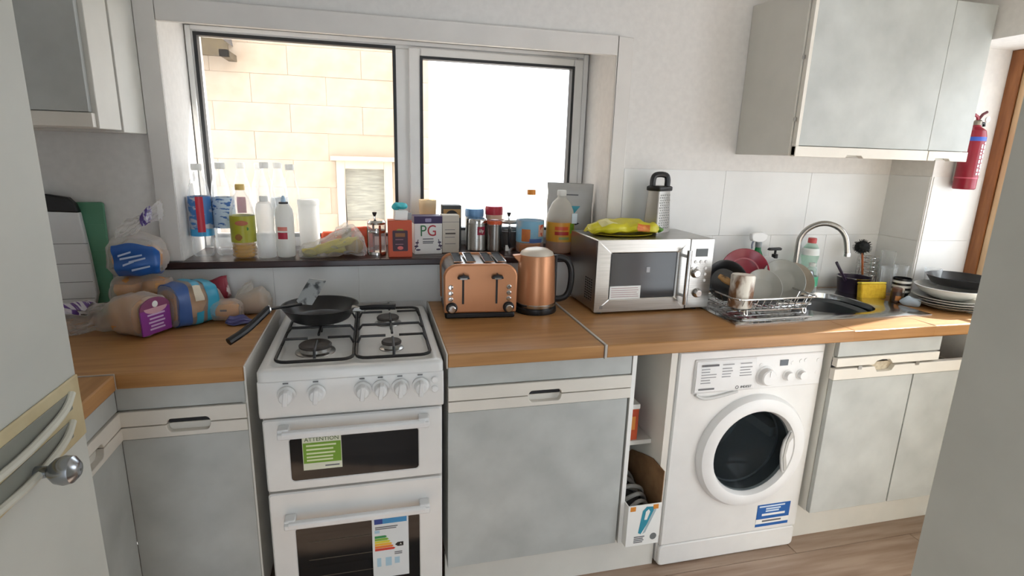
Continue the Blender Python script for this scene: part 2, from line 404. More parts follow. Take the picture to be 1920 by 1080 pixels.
# left corner unit
u = thing('base_cabinet', 'narrow mottled grey base cabinet left of the cooker, facing the room', 'cabinet', (-.325, 0, 0))
MB().box(.0, .014, YD+.02, -.02, .174, .866).box(.281, .295, YD+.004, -.02, .174, .866).box(.014, .281, -.03, -.02, .174, .866).box(.014, .281, YD+.02, -.02, .174, .188).build('carcass', CARC, u)
box('drawer_front', LAM, (-.0155, .29, YD, YD+.018, .803, .866), u, .0015)
notch_rails(u, -.0155, .291, .095, .2, YD-.006, YD+.016, .722, .757, .800)
box('door', LAM, (-.0155, .29, YD, YD+.018, .175, .719), u, .0015)
box('plinth', CARC, (0, .295, -.515, -.50, 0, .172), u)
# left run unit, front looks toward +x : built facing -y then turned
u = thing('base_cabinet', 'mottled grey base cabinet on the left run, seen edge on past the door', 'cabinet', (-.922, -.612, 0), rz=PI/2)
MB().box(-1.38, -1.366, -.56, -.02, .174, .866).box(-.014, 0, -.56, -.02, .174, .866).box(-1.366, -.014, -.03, -.02, .174, .866).box(-1.366, -.014, -.56, -.02, .174, .188).build('carcass', CARC, u)
for k, (a, e, h0, h1) in enumerate(((-.56, .0265, -.17, -.08), (-1.376, -.566, -1.0, -.9))):
    box('drawer_front', LAM, (a, e, -.582, -.564, .803, .866), u, .0015)
    notch_rails(u, a, e, h0, h1, -.588, -.566, .722, .757, .800)
    box('door', LAM, (a, e, -.582, -.564, .175, .719), u, .0015)
box('plinth', CARC, (-1.38, 0, -.515, -.50, 0, .172), u)
# sink unit
u = thing('base_cabinet', 'pale mottled sink cabinet with broken rail handle, right of washing machine', 'cabinet', (1.896, 0, 0))
MB().box(.0, .012, YD+.02, -.02, .174, .70).box(.708, .72, YD+.02, -.02, .174, .70).box(.012, .708, -.03, -.02, .174, .70).box(.012, .708, YD+.02, -.02, .174, .188).box(.458, .47, YD+.02, -.02, .70, .866).box(.0, .012, YD+.02, -.46, .70, .866).build('carcass', CARC, u)
box('drawer_front', LAM, (.004, .466, YD, YD+.018, .808, .866), u, .0015)
P = [(.0, .772), (.165, .772), (.175, .785), (.20, .790), (.235, .788), (.25, .772), (.462, .772), (.462, .804), (.0, .804)]
MB().prism(P, YD-.006, YD+.016).build('upper_rail', CREAM, u, .0015)
P = [(-.004, .722), (.72, .722), (.72, .764), (.262, .764), (.25, .745), (.235, .742), (.185, .742), (.17, .764), (-.004, .764)]
MB().prism(P, YD-.006, YD+.016).build('lower_rail', CREAM, u, .0015)
box('pull_shadow_gap', DARK, (.002, .46, YD+.017, YD+.02, .755, .79), u)
box('finger_pull', mat('worn handle', '#cbbfa8', .6, col2='#a99a82', scale=60), (.16, .27, YD+.012, YD+.016, .735, .775), u)
for xx in (.095, .355): box('rail_clip', STEEL, (xx, xx+.015, YD-.009, YD-.006, .758, .772), u)
box('door', LAM, (.002, .362, YD, YD+.018, .175, .719), u, .0015)
box('door', LAM, (.368, .716, YD, YD+.018, .175, .719), u, .0015)
box('plinth', CARC, (0, .722, -.495, -.48, 0, .172), u)
# right filler panel of the gap
tag(box('end_panel', CARC, (1.247, 1.268, -.575, -.02, .173, .866), None, .001), 'white end panel standing upright left of the washing machine', 'panel')
box('edge_strip', CREAM, (1.2465, 1.2685, -.578, -.575, .173, .866), bpy.data.objects['end_panel'])

# wall cabinets
u = thing('wall_cabinet', 'grey wall cabinet with white side above the bread, left of window', 'cabinet', (-.386, 0, 1.51))
MB().box(-.535, 0, -.34, -.20, 0, .62).build('carcass', CARC, u, .002)
box('back_panel', CARC, (-.535, 0, -.185, -.001, -.006, .62), u, .002)
box('spacer', DARK, (-.535, -.012, -.20, -.185, .006, .62), u)
box('door', LAM, (-.535, -.012, -.36, -.341, .042, .62), u, .0015)
box('door_rail', CREAM, (-.535, -.006, -.362, -.341, .003, .040), u, .0015)
u = thing('wall_cabinet', 'large mottled grey wall cabinet above the sink', 'cabinet', (1.80, 0, 1.50))
box('carcass', mat('warm white panel', '#d9d6cd', .5), (0, .815, -.314, -.001, 0, .57), u, .002)
for a, e, h in ((.006, .612, .27), (.616, .812, .69)):
    box('door', LAM, (a+(.014 if a < .1 else -.0025), e, -.336, -.318, .035, .568), u, .0015)
    box('hinge_edge', CREAM, (a, a+.014, -.337, -.317, .0, .568), u, .001) if a < .1 else None
    P = [(a, -.004), (h-.04, -.004), (h-.035, .006), (h+.03, .006), (h+.04, -.004), (e, -.004), (e, .033), (a, .033)]
    MB().prism(P, -.340, -.318).build('door_rail', CREAM, u, .0015)
for z in (.12, .33, .52): box('hinge_pin', STEEL, (-.002, .004, -.325, -.316, z, z+.012), u)

# ------------------------------------------------------------------ cooker
ck = thing('gas_cooker', 'white freestanding gas cooker with four burners and double oven', 'cooker', (.003, 0, 0))
CW = .494
MB().box(0, CW, -.585, -.03, .02, .875).build('body', ENAM, ck, .004)
h = MB(); h.loft([rr_ for rr_ in [[(x_, y_, z_) for x_, y_ in rr(0+i_, CW-i_, -.625+i_, -.028-i_, .018)] for i_, z_ in ((0, .872), (0, .894), (.006, .901), (.028, .903), (.040, .890))]])
h.build('hob', ENAM, ck, smooth=50)
# burners
for bx_, by_, r_ in ((.135, -.455, .047), (.355, -.462, .030), (.352, -.205, .038), (.125, -.19, .038)):
    bu = MB().lathe([(r_*1.25, .888), (r_*1.2, .893), (r_*.95, .896), (r_*.9, .906)], 28, (bx_, by_, 0)).build('burner', STEEL, ck)
    MB().lathe([(r_*.98, .9065), (r_*1.0, .912), (r_*.9, .916), (r_*.3, .915), (.0, .9145)], 28, (bx_, by_, 0)).build('burner_cap', mat('burner cap', '#4a4440', .6, col2='#38332f', scale=40), bu)
# pan supports: two bent-wire grates
def grate(x0, x1, fingers):
    g = MB(); y0, y1, z = -.585, -.085, .932
    P = [(x_, y_, z-.022) for x_, y_ in rr(x0, x1, y0, y1, .03, 4)]
    g.tube(P, .0048, 6, True)
    xm = (x0+x1)/2
    for yc, gap in fingers:
        for yy in (yc-.062, yc+.062):
            pass
        for xs, xe in ((x0, xm-gap), (x1, xm+gap)):
            g.tube([(xs, yc, z-.022), (xs+(.012 if xs < xm else -.012), yc, z), (xe, yc, z)], .0042, 6)
        for ys, ye in ((yc-.12, yc-gap), (yc+.12, yc+gap)):
            g.tube([(xm, ys, z-.02), (xm, ys+(.008 if ys < yc else -.008), z), (xm, ye, z)], .0042, 6)
    g.tube([(x0, -.335, z-.022), (x0+.015, -.335, z-.004), (x1-.015, -.335, z-.004), (x1, -.335, z-.022)], .0042, 6)
    return g.build('pan_support', IRON, ck)
grate(.040, .246, ((-.455, .028), (-.205, .028))); grate(.254, .462, ((-.462, .02), (-.205, .025)))
# control panel, knobs
MB().prism([(-.585, .765), (-.622, .765), (-.628, .785), (-.622, .872), (-.585, .872)], 0, CW, 'yz').build('control_panel', ENAM, ck, .004)
kn = None
for xk in (.073, .149, .270, .319, .372, .428):
    K = bpy.data.objects.new('knob', None)
    if kn is None:
        kn = MB().lathe([(.024, 0), (.024, .004), (.019, .008), (.0175, .026), (.015, .029), (0, .029)], 24, (0, 0, 0), 'y').build('knob', WPLAS, ck)
        box('knob_grip', WPLAS, (-.0065, .0065, -.036, -.01, -.021, .021), kn, .003); K = kn
    else: K = copy_tree(kn, ck)
    K.location = (xk, -.626, .833); K.rotation_euler = (0, .12, 0)
    box('knob_marking', PRINT, (xk-.008, xk+.006, -.6265, -.6255, .8635, .8665), ck)
for zz in (.848, .82): MB().lathe([(.010, 0), (.010, .004), (.008, .006), (0, .006)], 16, (.468, -.626, zz), 'y').build('ignition_button', WPLAS, ck)
# oven doors
def oven_door(z0, z1, wz0, wz1, hz, wx0=.066, wx1=.424):
    d = ring(.004, CW-.004, z0, z1, .05, -.615, -.588)
    o = MB().loft([[(x_, -.588, z_) for x_, z_ in rr(.004, CW-.004, z0, z1, .008)], [(x_, -.612, z_) for x_, z_ in rr(.004, CW-.004, z0, z1, .008)], [(x_, -.616, z_) for x_, z_ in rr(.008, CW-.008, z0+.004, z1-.004, .008)],
                   [(x_, -.616, z_) for x_, z_ in rr(wx0, wx1, wz0, wz1, .012)], [(x_, -.613, z_) for x_, z_ in rr(wx0+.003, wx1-.003, wz0+.003, wz1-.003, .010)]], (True, True)).build('oven_door', ENAM, ck, smooth=30)
    d.bm.free()
    MB().prism(rr(wx0+.003, wx1-.003, wz0+.003, wz1-.003, .010), -.6145, -.6125).build('oven_glass', DARKG, o)
    MB().tube([(.058, -.617, hz+.004), (.058, -.648, hz), (.436, -.648, hz), (.436, -.617, hz+.004)], .0105, 10).build('handle', WPLAS, o, .002)
    MB().box(.045, .45, -.657, -.640, hz-.013, hz+.005).build('handle_bar', WPLAS, o, .004)
    for xh in (.045, .42): MB().box(xh, xh+.03, -.65, -.616, hz-.004, hz+.014).build('handle_bracket', WPLAS, o, .003)
    return o
d1 = oven_door(.537, .757, .563, .70, .728)
d2 = oven_door(.105, .530, .15, .415, .450)
for z in (.36, .30, .24):      # oven shelf bars behind the lower glass
    MB().box(.10, .28, -.6152, -.6146, z-.0012, z+.0012).build('oven_shelf', mat('oven shelf', '#4a4238', .5), d2)
# attention sticker
s1 = box('sticker', mat('label cream', '#e0e2cc', .5), (.102, .206, -.6162, -.6146, .596, .70), d1)
box('sticker_field', mat('label green', '#74a024', .5), (.1035, .2045, -.6166, -.616, .617, .680), s1)
txt('ATTENTION', .0165, (.154, -.6166, .6895), mat('dark green print', '#4e6130', .6), s1)
lines('sticker_print', mat('pale print', '#dfe8b8', .6), s1, .112, .198, -.6167, (.671, .659, .647, .636, .626), .005, .3, 3)
lines('sticker_print', PRINT, s1, .16, .20, -.6163, (.606,), .004)
# energy label
s2 = box('energy_label', mat('label paper', '#dfe3e4', .5), (.281, .388, -.6168, -.6146, .205, .413), d2)
box('label_header', mat('label blue', '#3f8fc4', .5), (.288, .383, -.6173, -.6167, .393, .410), s2)
box('label_flag', mat('flag blue', '#27408b', .5), (.288, .312, -.6175, -.6172, .393, .410), s2)
for i, (cc, w) in enumerate((('#2f8f4e', .036), ('#7fae3a', .041), ('#d9cf3a', .046), ('#e9b230', .051), ('#e0792c', .055), ('#cf3b2c', .060))):
    z = .345-i*.0088; MB().prism([(.288, z), (.288+w-.005, z), (.288+w, z+.0038), (.288+w-.005, z+.0076), (.288, z+.0076)], -.6173, -.6167).build('energy_band', mat('band %d' % i, cc, .5), s2)
MB().prism([(.347, .3165), (.355, .3235), (.372, .3235), (.372, .3095), (.355, .3095)], -.6173, -.6167).build('energy_arrow', BLACK, s2)
txt('A', .009, (.364, -.6176, .3165), PAPER, s2)
lines('label_print', PRINT, s2, .29, .378, -.6172, (.382, .376), .003, .4, 5)
for bx_ in ((.288, .303, .362, .372), (.293, .305, .245, .275), (.318, .336, .245, .275), (.345, .36, .25, .272)):
    box('label_icon', mat('icon blue', '#a9c9da', .6), (bx_[0], bx_[1], -.6172, -.6167, bx_[2], bx_[3]), s2)
lines('label_print', PRINT, s2, .345, .375, -.6172, (.29, .284), .003, .3, 6)
box('plinth', ENAM, (.004, CW-.004, -.575, -.56, .0, .10), ck)

# ------------------------------------------------------------------ washing machine
wm = thing('washing_machine', 'white front loading washing machine under the worktop', 'washing machine', (1.297, 0, 0))
W = .592
MB().box(0, .012, -.522, -.03, .012, .832).box(W-.012, W, -.522, -.03, .012, .832).box(.012, W-.012, -.045, -.03, .012, .832).box(.012, W-.012, -.522, -.045, .012, .03).box(0, W, -.524, -.03, .832, .846).build('body', ENAM, wm, .005)
cx, cz = .330, .448
A_ = [2*PI*i/64+.01 for i in range(64)]
def edge_pt(a_):
    c_, s_ = math.cos(a_), math.sin(a_); k_ = min(((W-.004-cx) if c_ > 0 else (cx-.004))/max(1e-6, abs(c_)), ((.845-cz) if s_ > 0 else (cz-.094))/max(1e-6, abs(s_)))
    return (cx+c_*k_, cz+s_*k_)
A_ = sorted([a_ if a_ <= PI else a_-2*PI for a_ in A_] + [math.atan2(z_-cz, x_-cx) for x_ in (.004, W-.004) for z_ in (.094, .845)]); O_ = [edge_pt(a_) for a_ in A_]
MB().loft([[(x_, -.522, z_) for x_, z_ in O_], [(x_, -.536, z_) for x_, z_ in O_], [(cx+(x_-cx)*.988, -.541, cz+(z_-cz)*.99) for x_, z_ in O_], [(cx+.18*math.cos(a_), -.541, cz+.18*math.sin(a_)) for a_ in A_], [(cx+.18*math.cos(a_), -.522, cz+.18*math.sin(a_)) for a_ in A_]], (False, False)).build('front_panel', ENAM, wm, smooth=30)
MB().prism(rr(.002, W-.002, .004, .090, .018), -.538, -.515).build('kick_panel', ENAM, wm, .005)
# control fascia with detergent drawer
MB().prism([(-.535, .69), (-.547, .693), (-.549, .76), (-.546, .815), (-.535, .82)], .062, W-.012, 'yz').build('fascia', WPLAS, wm, .003)
dr = MB().prism([(-.547, .696), (-.5505, .699), (-.5525, .76), (-.549, .808), (-.546, .812)], .066, .30, 'yz').build('detergent_drawer', WPLAS, wm, .002)
MB().tube([(.075, -.545, .690), (.10, -.546, .672), (.15, -.546, .672), (.24, -.545, .690)], .006, 8, smooth=2).build('drawer_grip', mat('grip shade', '#cfcfcc', .5), dr)
dk = MB().lathe([(.037, 0), (.037, .004), (.031, .007), (.029, .026), (.025, .030), (0, .030)], 28, (.342, -.546, .742), 'y').build('programme_dial', WPLAS, wm)
box('dial_mark', STEEL, (.3405, .3435, -.5775, -.5765, .747, .768), dk)
for xx in (.437, .492):
    MB().lathe([(.021, 0), (.021, .003), (.017, .005), (.0155, .020), (0, .021)], 24, (xx, -.547, .737), 'y').build('small_dial', WPLAS, wm)
box('display', DARKG, (.398, .432, -.5485, -.546, .775, .797), wm)
for xx, zz in ((.452, .782), (.487, .787), (.507, .789), (.56, .786), (.56, .74), (.322, .782)): MB().lathe([(.008, 0), (.008, .003), (0, .0035)], 14, (xx, -.546, zz), 'y').build('push_button', WPLAS, wm)
lines('fascia_print', PRINT, wm, .085, .150, -.5525, (.796,), .007, .0)
for x0, x1, zs, sd in ((.085, .145, (.783, .773, .763, .753, .743, .733), 2), (.165, .215, (.796, .782, .772, .762, .752), 3), (.235, .285, (.796, .782, .772, .762, .752), 4)):
    lines('fascia_print', mat('pale print grey', '#a3a3a6', .6), wm, x0, x1, -.5527, zs, .0035, .5, sd)
lines('fascia_print', PRINT, wm, .08, .15, -.552, (.71,), .006, .2, 5)
txt('INDESIT', .0125, (.268, -.5518, .708), mat('logo grey', '#5a5c60', .5), wm)
MB().lathe([(.0065, 0), (.0065, .0006), (.0045, .0006), (.0045, 0)], 16, (.232, -.5512, .708), 'y', caps=(False, False)).build('logo_ring', mat('logo grey', '#5a5c60', .5), wm)
lines('fascia_print', mat('pale print grey', '#a3a3a6', .6), wm, .545, .575, -.547, (.775, .765, .755, .745, .735, .725), .0025, .5, 8)
# door: ring, tinted bowl, drum, handle
dw = MB().lathe([(.222, 0), (.222, .010), (.212, .026), (.185, .034), (.168, .030), (.160, .012), (.158, .0)], 56, (cx, -.540, cz), 'y', caps=(False, False)).build('door_ring', WPLAS, wm)
MB().lathe([(.160, .010), (.148, -.004), (.13, -.03), (.10, -.045), (0, -.052)], 48, (cx, -.541, cz), 'y', caps=(False, False)).build('door_glass', film('tinted bowl', '#3a4043', .14, .05, '#b4bcbf', .2), dw)
MB().lathe([(.180, .001), (.165, .0), (.156, -.02), (.160, -.05), (.21, -.055)], 48, (cx, -.541, cz), 'y', caps=(False, False)).build('door_seal', mat('rubber seal', '#6c7074', .5), dw)
MB().lathe([(.155, -.055), (.21, -.06), (.22, -.10), (.22, -.34), (.10, -.36), (0, -.35)], 48, (cx, -.541, cz), 'y', caps=(False, False)).build('drum', mat('drum steel', '#c2c6c9', .4, .3), dw)
for k in range(3):
    a = k*2.1+.5; MB().box(-.02, .02, -.44, -.22, -.0, .05).xf(Matrix.Translation((cx, 0, cz)) @ Matrix.Rotation(a, 4, 'Y') @ Matrix.Translation((0, 0, -.215))).build('drum_paddle', mat('paddle', '#d5d8da', .35, .2), dw)
HP = [(.148, .085), (.172, .072), (.172, -.085), (.136, -.100), (.126, -.06), (.121, -.03), (.120, .0), (.126, .035), (.140, .058)]
MB().prism([(cx+a, cz+c_) for a, c_ in HP], -.566, -.552).build('door_handle', WPLAS, dw, .005)
MB().prism([(cx+a, cz+c_) for a, c_ in ((.145, .072), (.163, .060), (.142, .03), (.136, -.02), (.150, -.078), (.138, -.085), (.126, -.03), (.130, .03))], -.569, -.565).build('recess_shade_patch', mat('recess shade', '#b9b8b3', .5), dw)  # raised grey patch, shade of the grip recess put into its colour
# blue sticker
st_ = MB().prism([(.402, .112), (.548, .112), (.548, .208), (.402, .208)], -.5422, -.540).build('sticker', PAPER, wm)
box('sticker_field', mat('sticker blue', '#1f5fa8', .4), (.402, .548, -.5427, -.542, .145, .208), st_); box('sticker_field', mat('sticker blue', '#1f5fa8', .4), (.402, .548, -.5427, -.542, .112, .124), st_)
lines('sticker_print', mat('sticker pale', '#cfe0f0', .5), st_, .41, .535, -.5428, (.199,), .006, .1, 2); lines('sticker_print', mat('sticker pale', '#cfe0f0', .5), st_, .44, .51, -.5428, (.188, .178), .006, .3, 3)
lines('sticker_print', PAPER, st_, .425, .53, -.5428, (.163,), .009, .1, 4); lines('sticker_print', PRINT, st_, .43, .52, -.5424, (.135,), .007, .1, 5)
# ------------------------------------------------------------------ things in the gap beside the washing machine
tag(box('shelf_board', CARC, (1.1195, 1.2465, -.50, -.03, .495, .511)), 'white shelf board in the narrow gap left of the washing machine', 'shelf')
o = thing('carton', 'orange red carton on the shelf in the narrow gap', 'box', (1.131, -.495, .5112))
box('box_body', mat('orange carton', '#c8552b', .6, col2='#b03f22', scale=7), (0, .062, 0, .2, 0, .118), o, .002)
box('box_lid', PAPER, (-.002, .064, -.002, .2, .118, .136), o, .002)
box('box_panel', mat('carton yellow', '#d98b3c', .6), (.008, .05, -.001, 0, .04, .09), o)
o = thing('appliance_box', 'open white cardboard box with a teal iron printed on it', 'box', (1.1208, -.61, .175)); o.scale = (.97, 1, 1)
KR = mat('brown card', '#8c6a48', .8, col2='#7a5a3c', scale=20)
box('front_panel', PAPER, (.0, .128, -.004, 0, 0, .158), o, .001)
box('side_panel', PAPER, (0, .003, 0, .40, 0, .158), o); box('base_panel', KR, (.003, .125, 0, .40, 0, .004), o); box('back_panel', KR, (.003, .125, .396, .40, .004, .158), o)
MB().prism([(0, 0), (.40, 0), (.40, .19), (.26, .20), (.24, .222), (.15, .255), (.08, .277), (0, .275)], .1255, .1285, 'yz').build('side_flap', KR, o)
TEAL = mat('print teal', '#2f8fa6', .5)
ir = MB().prism([(.045, .05), (.055, .045), (.075, .08), (.098, .135), (.095, .148), (.07, .15), (.056, .135), (.05, .09)], -.0048, -.004).build('printed_iron', TEAL, o)
MB().prism([(.064, .10), (.074, .10), (.084, .13), (.078, .14), (.068, .132)], -.0054, -.0047).build('printed_handle', PAPER, ir)
MB().prism([(.062, .045), (.072, .05), (.108, .135), (.102, .14)], -.0048, -.004).build('printed_soleplate', mat('print grey blue', '#a9bac0', .5), o)
for xx in (.008, .095): box('printed_badge', mat('print orange', '#d98a33', .5), (xx, xx+.02, -.0048, -.004, .138, .155), o)
lines('box_print', PRINT, o, .03, .075, -.0045, (.035, .028, .021, .014), .004, .4, 3)
MB().lathe([(.013, 0), (.013, .0006), (0, .0006)], 18, (.105, -.004, .03), 'y').build('printed_seal', mat('seal grey', '#6c6f70', .5), o)
o = thing('cable_bundle', 'coiled grey cable bundle lying in the open cardboard box', 'cable', (1.178, -.46, .18))
GC = mat('grey cable', '#8f8d88', .6)
for k in range(7):
    P = []
    for i in range(14):
        a = 2*PI*i/14; P.append((.052*math.cos(a), -.11+k*.030+.012*math.sin(2*a+k), .075+.015*(k % 3)+.062*math.sin(a)))
    MB().tube(P, .0075, 8, True, 1).build('cable_loop', GC, o)
MB().sphere((0, -.02, .075), .055, (.8, 2.2, 1)).jitter(.008, 30, 2).build('cable_core', mat('dark cable', '#4a4a4c', .6), o)

# ------------------------------------------------------------------ toaster
t = thing('toaster', 'copper four slice toaster with two levers, beside the kettle', 'toaster', (.671, -.265, ZT), rz=-.06)
TW = .127
def tprof(w, z0, z1, r):
    return [(-w, z0), (w, z0), (w+.002, z1-r)] + [(w-r+r*math.cos(PI/2*i/6), z1-r+r*.8*math.sin(PI/2*i/6)) for i in range(1, 7)] + [(-w+r-r*math.sin(PI/2*i/6), z1-r+r*.8*math.cos(PI/2*i/6)) for i in range(0, 6)] + [(-w-.002, z1-r)]
MB().prism(tprof(TW, .022, .205, .05), -.002, .018).build('front_plate', COPPER, t, .006)
MB().prism(tprof(TW, .022, .205, .05), .222, .240).build('back_plate', COPPER, t, .006)
MB().prism(tprof(TW-.006, .022, .197, .045), .018, .222).build('side_shell', STEEL, t, .002)
box('base', BLACK, (-TW+.004, TW-.004, .004, .234, .0, .022), t, .006)
for xs in (-.088, -.044, .020, .064):
    box('bread_slot', DARK, (xs, xs+.026, .035, .205, .1945, .1962), t)
    ring(xs-.003, xs+.029, .032, .208, .003, .195, .199).xf(Matrix(((1, 0, 0, 0), (0, 0, 1, 0), (0, 1, 0, 0), (0, 0, 0, 1)))).build('slot_rim', CHROME, t)
for xs in (-.062, .055):
    box('lever_slot', DARK, (xs-.0035, xs+.0035, -.0035, -.001, .055, .155), t)
    lv = MB().prism([(-.021, .148), (.021, .148), (.017, .158), (.004, .160), (0, .166), (-.004, .160), (-.017, .158)], -.026, -.003).xf(Matrix.Translation((xs, 0, 0))).build('lever', BLACK, t, .002)
    box('lever_tip', CHROME, (xs-.012, xs+.012, -.028, -.0255, .147, .153), lv)
for xs in (-.105, .098):
    for zz in (.115, .094, .073): MB().lathe([(.0085, 0), (.0085, .004), (.006, .006), (0, .0062)], 16, (xs, -.0015, zz), 'y').build('button', CHROME, t)
    d = MB().lathe([(.020, 0), (.020, .004), (.0175, .006), (.016, .012), (0, .012)], 24, (xs+(.004 if xs < 0 else 0), -.0015, .042), 'y').build('dial', BLACK, t)
    MB().lathe([(.013, 0), (.013, .010), (.010, .013), (0, .0135)], 20, (xs+(.004 if xs < 0 else 0), -.0135, .042), 'y').build('dial_cap', CHROME, d)

# ------------------------------------------------------------------ kettle
k = thing('kettle', 'copper jug kettle with black handle, left of the microwave', 'kettle', (.893, -.185, ZT), rz=-.1)
MB().lathe([(.078, 0), (.080, .004), (.078, .018), (.070, .020)], 36).build('power_base', BLACK, k)
MB().lathe([(.0725, .021), (.0735, .024), (.0735, .034), (.072, .036)], 36).build('steel_band', STEELD, k)
MB().lathe([(.0725, .036), (.0725, .06), (.069, .14), (.066, .200), (.063, .212), (.058, .214)], 40).build('body', COPPER, k)
MB().lathe([(.062, .213), (.058, .222), (.040, .233), (.015, .238), (0, .2385)], 36).build('lid', mat('cream lid', '#d9cfc0', .35, .2), k)
MB().prism([(-.060, .178), (-.060, .212), (-.090, .209), (-.084, .200)], -.016, .016).build('spout', COPPER, k, .003)
MB().tube([(.060, 0, .198), (.085, 0, .203), (.118, 0, .190), (.134, 0, .150), (.132, 0, .085), (.118, 0, .052), (.090, 0, .042), (.070, 0, .045)], .0115, 10, smooth=2).build('handle', BLACK, k)
MB().box(.066, .076, -.012, .012, .022, .21).build('handle_mount', BLACK, k, .003)

# ------------------------------------------------------------------ microwave
m_ = thing('microwave', 'stainless steel microwave oven on the worktop below the window corner', 'microwave', (1.088, -.285, ZT), rz=.02)
MWW, MWD, MWH = .476, .272, .277
MB().box(.002, MWW-.002, .02, MWD, .012, MWH).build('casing', STEEL, m_, .004)
dr = MB().loft([[(x_, .02, z_) for x_, z_ in rr(0, .372, .010, MWH, .004)], [(x_, 0, z_) for x_, z_ in rr(0, .372, .010, MWH, .004)], [(x_, 0, z_) for x_, z_ in rr(.052, .330, .053, .232, .004)], [(x_, .004, z_) for x_, z_ in rr(.058, .324, .058, .228, .004)]], (True, True)).build('door', STEEL, m_, smooth=30)
MB().prism(rr(.058, .324, .058, .228, .004), .0025, .0035).build('door_window', mat('dark mesh glass', '#2c2f33', .12), dr)
box('paper_label', PAPER, (.058, .182, .001, .0022, .056, .106), dr); lines('label_print', mat('pink print', '#b9989a', .6), dr, .064, .176, .0008, (.098, .090, .082, .074, .066), .0022, .2, 4)
box('painted_reflection', mat('reflection grey', '#a8a9ab', .5), (.200, .214, .001, .0022, .155, .175), dr)  # grey patch painted in for a reflection in the door window
for zz in (.215, .065): MB().tube([(.352, .0, zz), (.352, -.030, zz)], .006, 10).build('handle_post', STEELD, dr)
MB().cyl((.352, -.032, .035), (.352, -.032, .240), .009, n=14).build('handle', STEELD, dr)
box('control_panel', STEEL, (.375, MWW, 0, .02, .010, MWH), m_, .002)
box('display', mat('lcd', '#2d3430', .2), (.400, .450, -.0015, 0, .210, .240), m_)
for zz, cols in ((.190, (.402, .425, .447)), (.165, (.392, .412, .447)), (.142, (.447,)), (.118, (.447,))):
    for xx in cols: MB().lathe([(.0062, 0), (.0055, .003), (0, .0035)], 12, (xx, 0, zz), 'y').build('button', WPLAS, m_)
for xx, zz in ((.405, .147), (.420, .070)):
    MB().lathe([(.019, 0), (.018, .004), (.015, .014), (.012, .017), (0, .017)], 24, (xx, 0, zz), 'y').build('dial', CHROME, m_)
for j in range(4):
    for i in range(9): box('vent_slot', DARK, (.0012, .0022, .035+j*.018, .046+j*.018, .045+i*.0095, .050+i*.0095), m_)
for xx in (.03, .43):
    for yy in (.03, .23): MB().lathe([(.012, 0), (.012, .012)], 12, (xx, yy, 0)).build('foot', BLACK, m_)
MB().box(.02, .033, -.0007, 0, .022, .035).build('maker_mark', mat('mark grey', '#8f8e8b', .4), m_)
MZ = ZT+MWH+.0005

# ------------------------------------------------------------------ bags: swept film with optional printed patches
def bag_mesh(prof, n=28, e=2.6, wr=.004, seed=1, a=(0, 2*PI), srange=None, off=0.0, pleat=0, sub=5, flat=True):
    """prof: (x, ry, rz, yc, zc, pleat_weight) rows along local x"""
    rows = []
    for i in range(len(prof)-1):
        for k in range(sub):
            f = k/sub; f2 = f*f*(3-2*f)
            rows.append([p+(q-p)*(f if j == 0 else f2) for j, (p, q) in enumerate(zip(prof[i], prof[i+1]))])
    rows.append(list(prof[-1]))
    if srange: rows = [r for r in rows if srange[0] <= r[0] <= srange[1]]
    full = abs(a[1]-a[0]-2*PI) < 1e-6
    loops = []
    for x, ry, rz, yc, zc, pw in rows:
        l = []
        for i in range(n if full else n+1):
            t_ = a[0]+(a[1]-a[0])*i/n; cs, sn = math.cos(t_), math.sin(t_)
            m = 1+pw*.35*math.sin(t_*9+x*20)
            y = yc+(ry*m+off)*math.copysign(abs(cs)**(2/e), cs); z = zc+(rz*m+off)*math.copysign(abs(sn)**(2/e), sn)
            q = Vector((x, y, z))*22+Vector((seed*5.3, 0, seed)); w = wr*(1+2*pw)
            y += w*noise.noise(q)*1.2; z += w*noise.noise(q+Vector((7, 3, 1)))*1.2
            if flat: z = max(z, .0012 if off == 0 else .0006)
            l.append((x+w*noise.noise(q+Vector((1, 9, 4))), y, z))
        loops.append(l)
    return MB().loft(loops, (full, full), full)
BREAD = mat('bread crust', '#c99c6a', .8, col2='#a87444', scale=12, bump=.2)
BUN = mat('bun crust', '#d09a5c', .5, col2='#b97c42', scale=9)
def loaf(par, x0, x1, ry, rz, zc, m=BREAD, name='loaf'):
    P = [(x0, ry*.80, rz*.80, 0, zc, 0), (x0+.012, ry, rz, 0, zc, 0), (x1-.012, ry, rz, 0, zc, 0), (x1, ry*.80, rz*.80, 0, zc, 0)]
    return bag_mesh(P, 24, 4.0, .002, 3).build(name, m, par)

# loaf with purple label, neck toward the left
o = thing('bread_bag', 'bagged loaf with purple label and tail to the left, front of pile', 'bread', (-.333, -.290, ZT), rz=PI-.50)
P = [(-.002, .050, .050, 0, .060, 0), (.010, .064, .060, 0, .062, 0), (.05, .066, .062, 0, .064, 0), (.11, .062, .056, 0, .060, .05), (.15, .045, .040, .012, .050, .25), (.19, .042, .034, .035, .040, .6), (.23, .052, .040, .065, .044, .7), (.275, .066, .044, .10, .048, .7)]
bag_mesh(P, 44, 3.0, .008, 2, sub=6).build('bag_film', FILMW, o)
loaf(o, .008, .115, .056, .051, .060)
PURP = mat('bag purple', '#8d3b93', .4); 
box('end_label', PURP, (-.008, -.003, -.052, .052, .010, .086), o, .002)
MB().prism([(.052*math.cos(PI*i/12), .086+.034*math.sin(PI*i/12)) for i in range(13)], -.008, -.003, 'yz').build('label_arch', mat('label maroon', '#8c4a6e', .4), o)
MB().prism([(.040*math.cos(PI*i/12+PI), .090+.018*math.sin(PI*i/12+PI)) for i in range(13)], -.0095, -.008, 'yz').build('label_swag', mat('label pink', '#d9a9b4', .4), o)
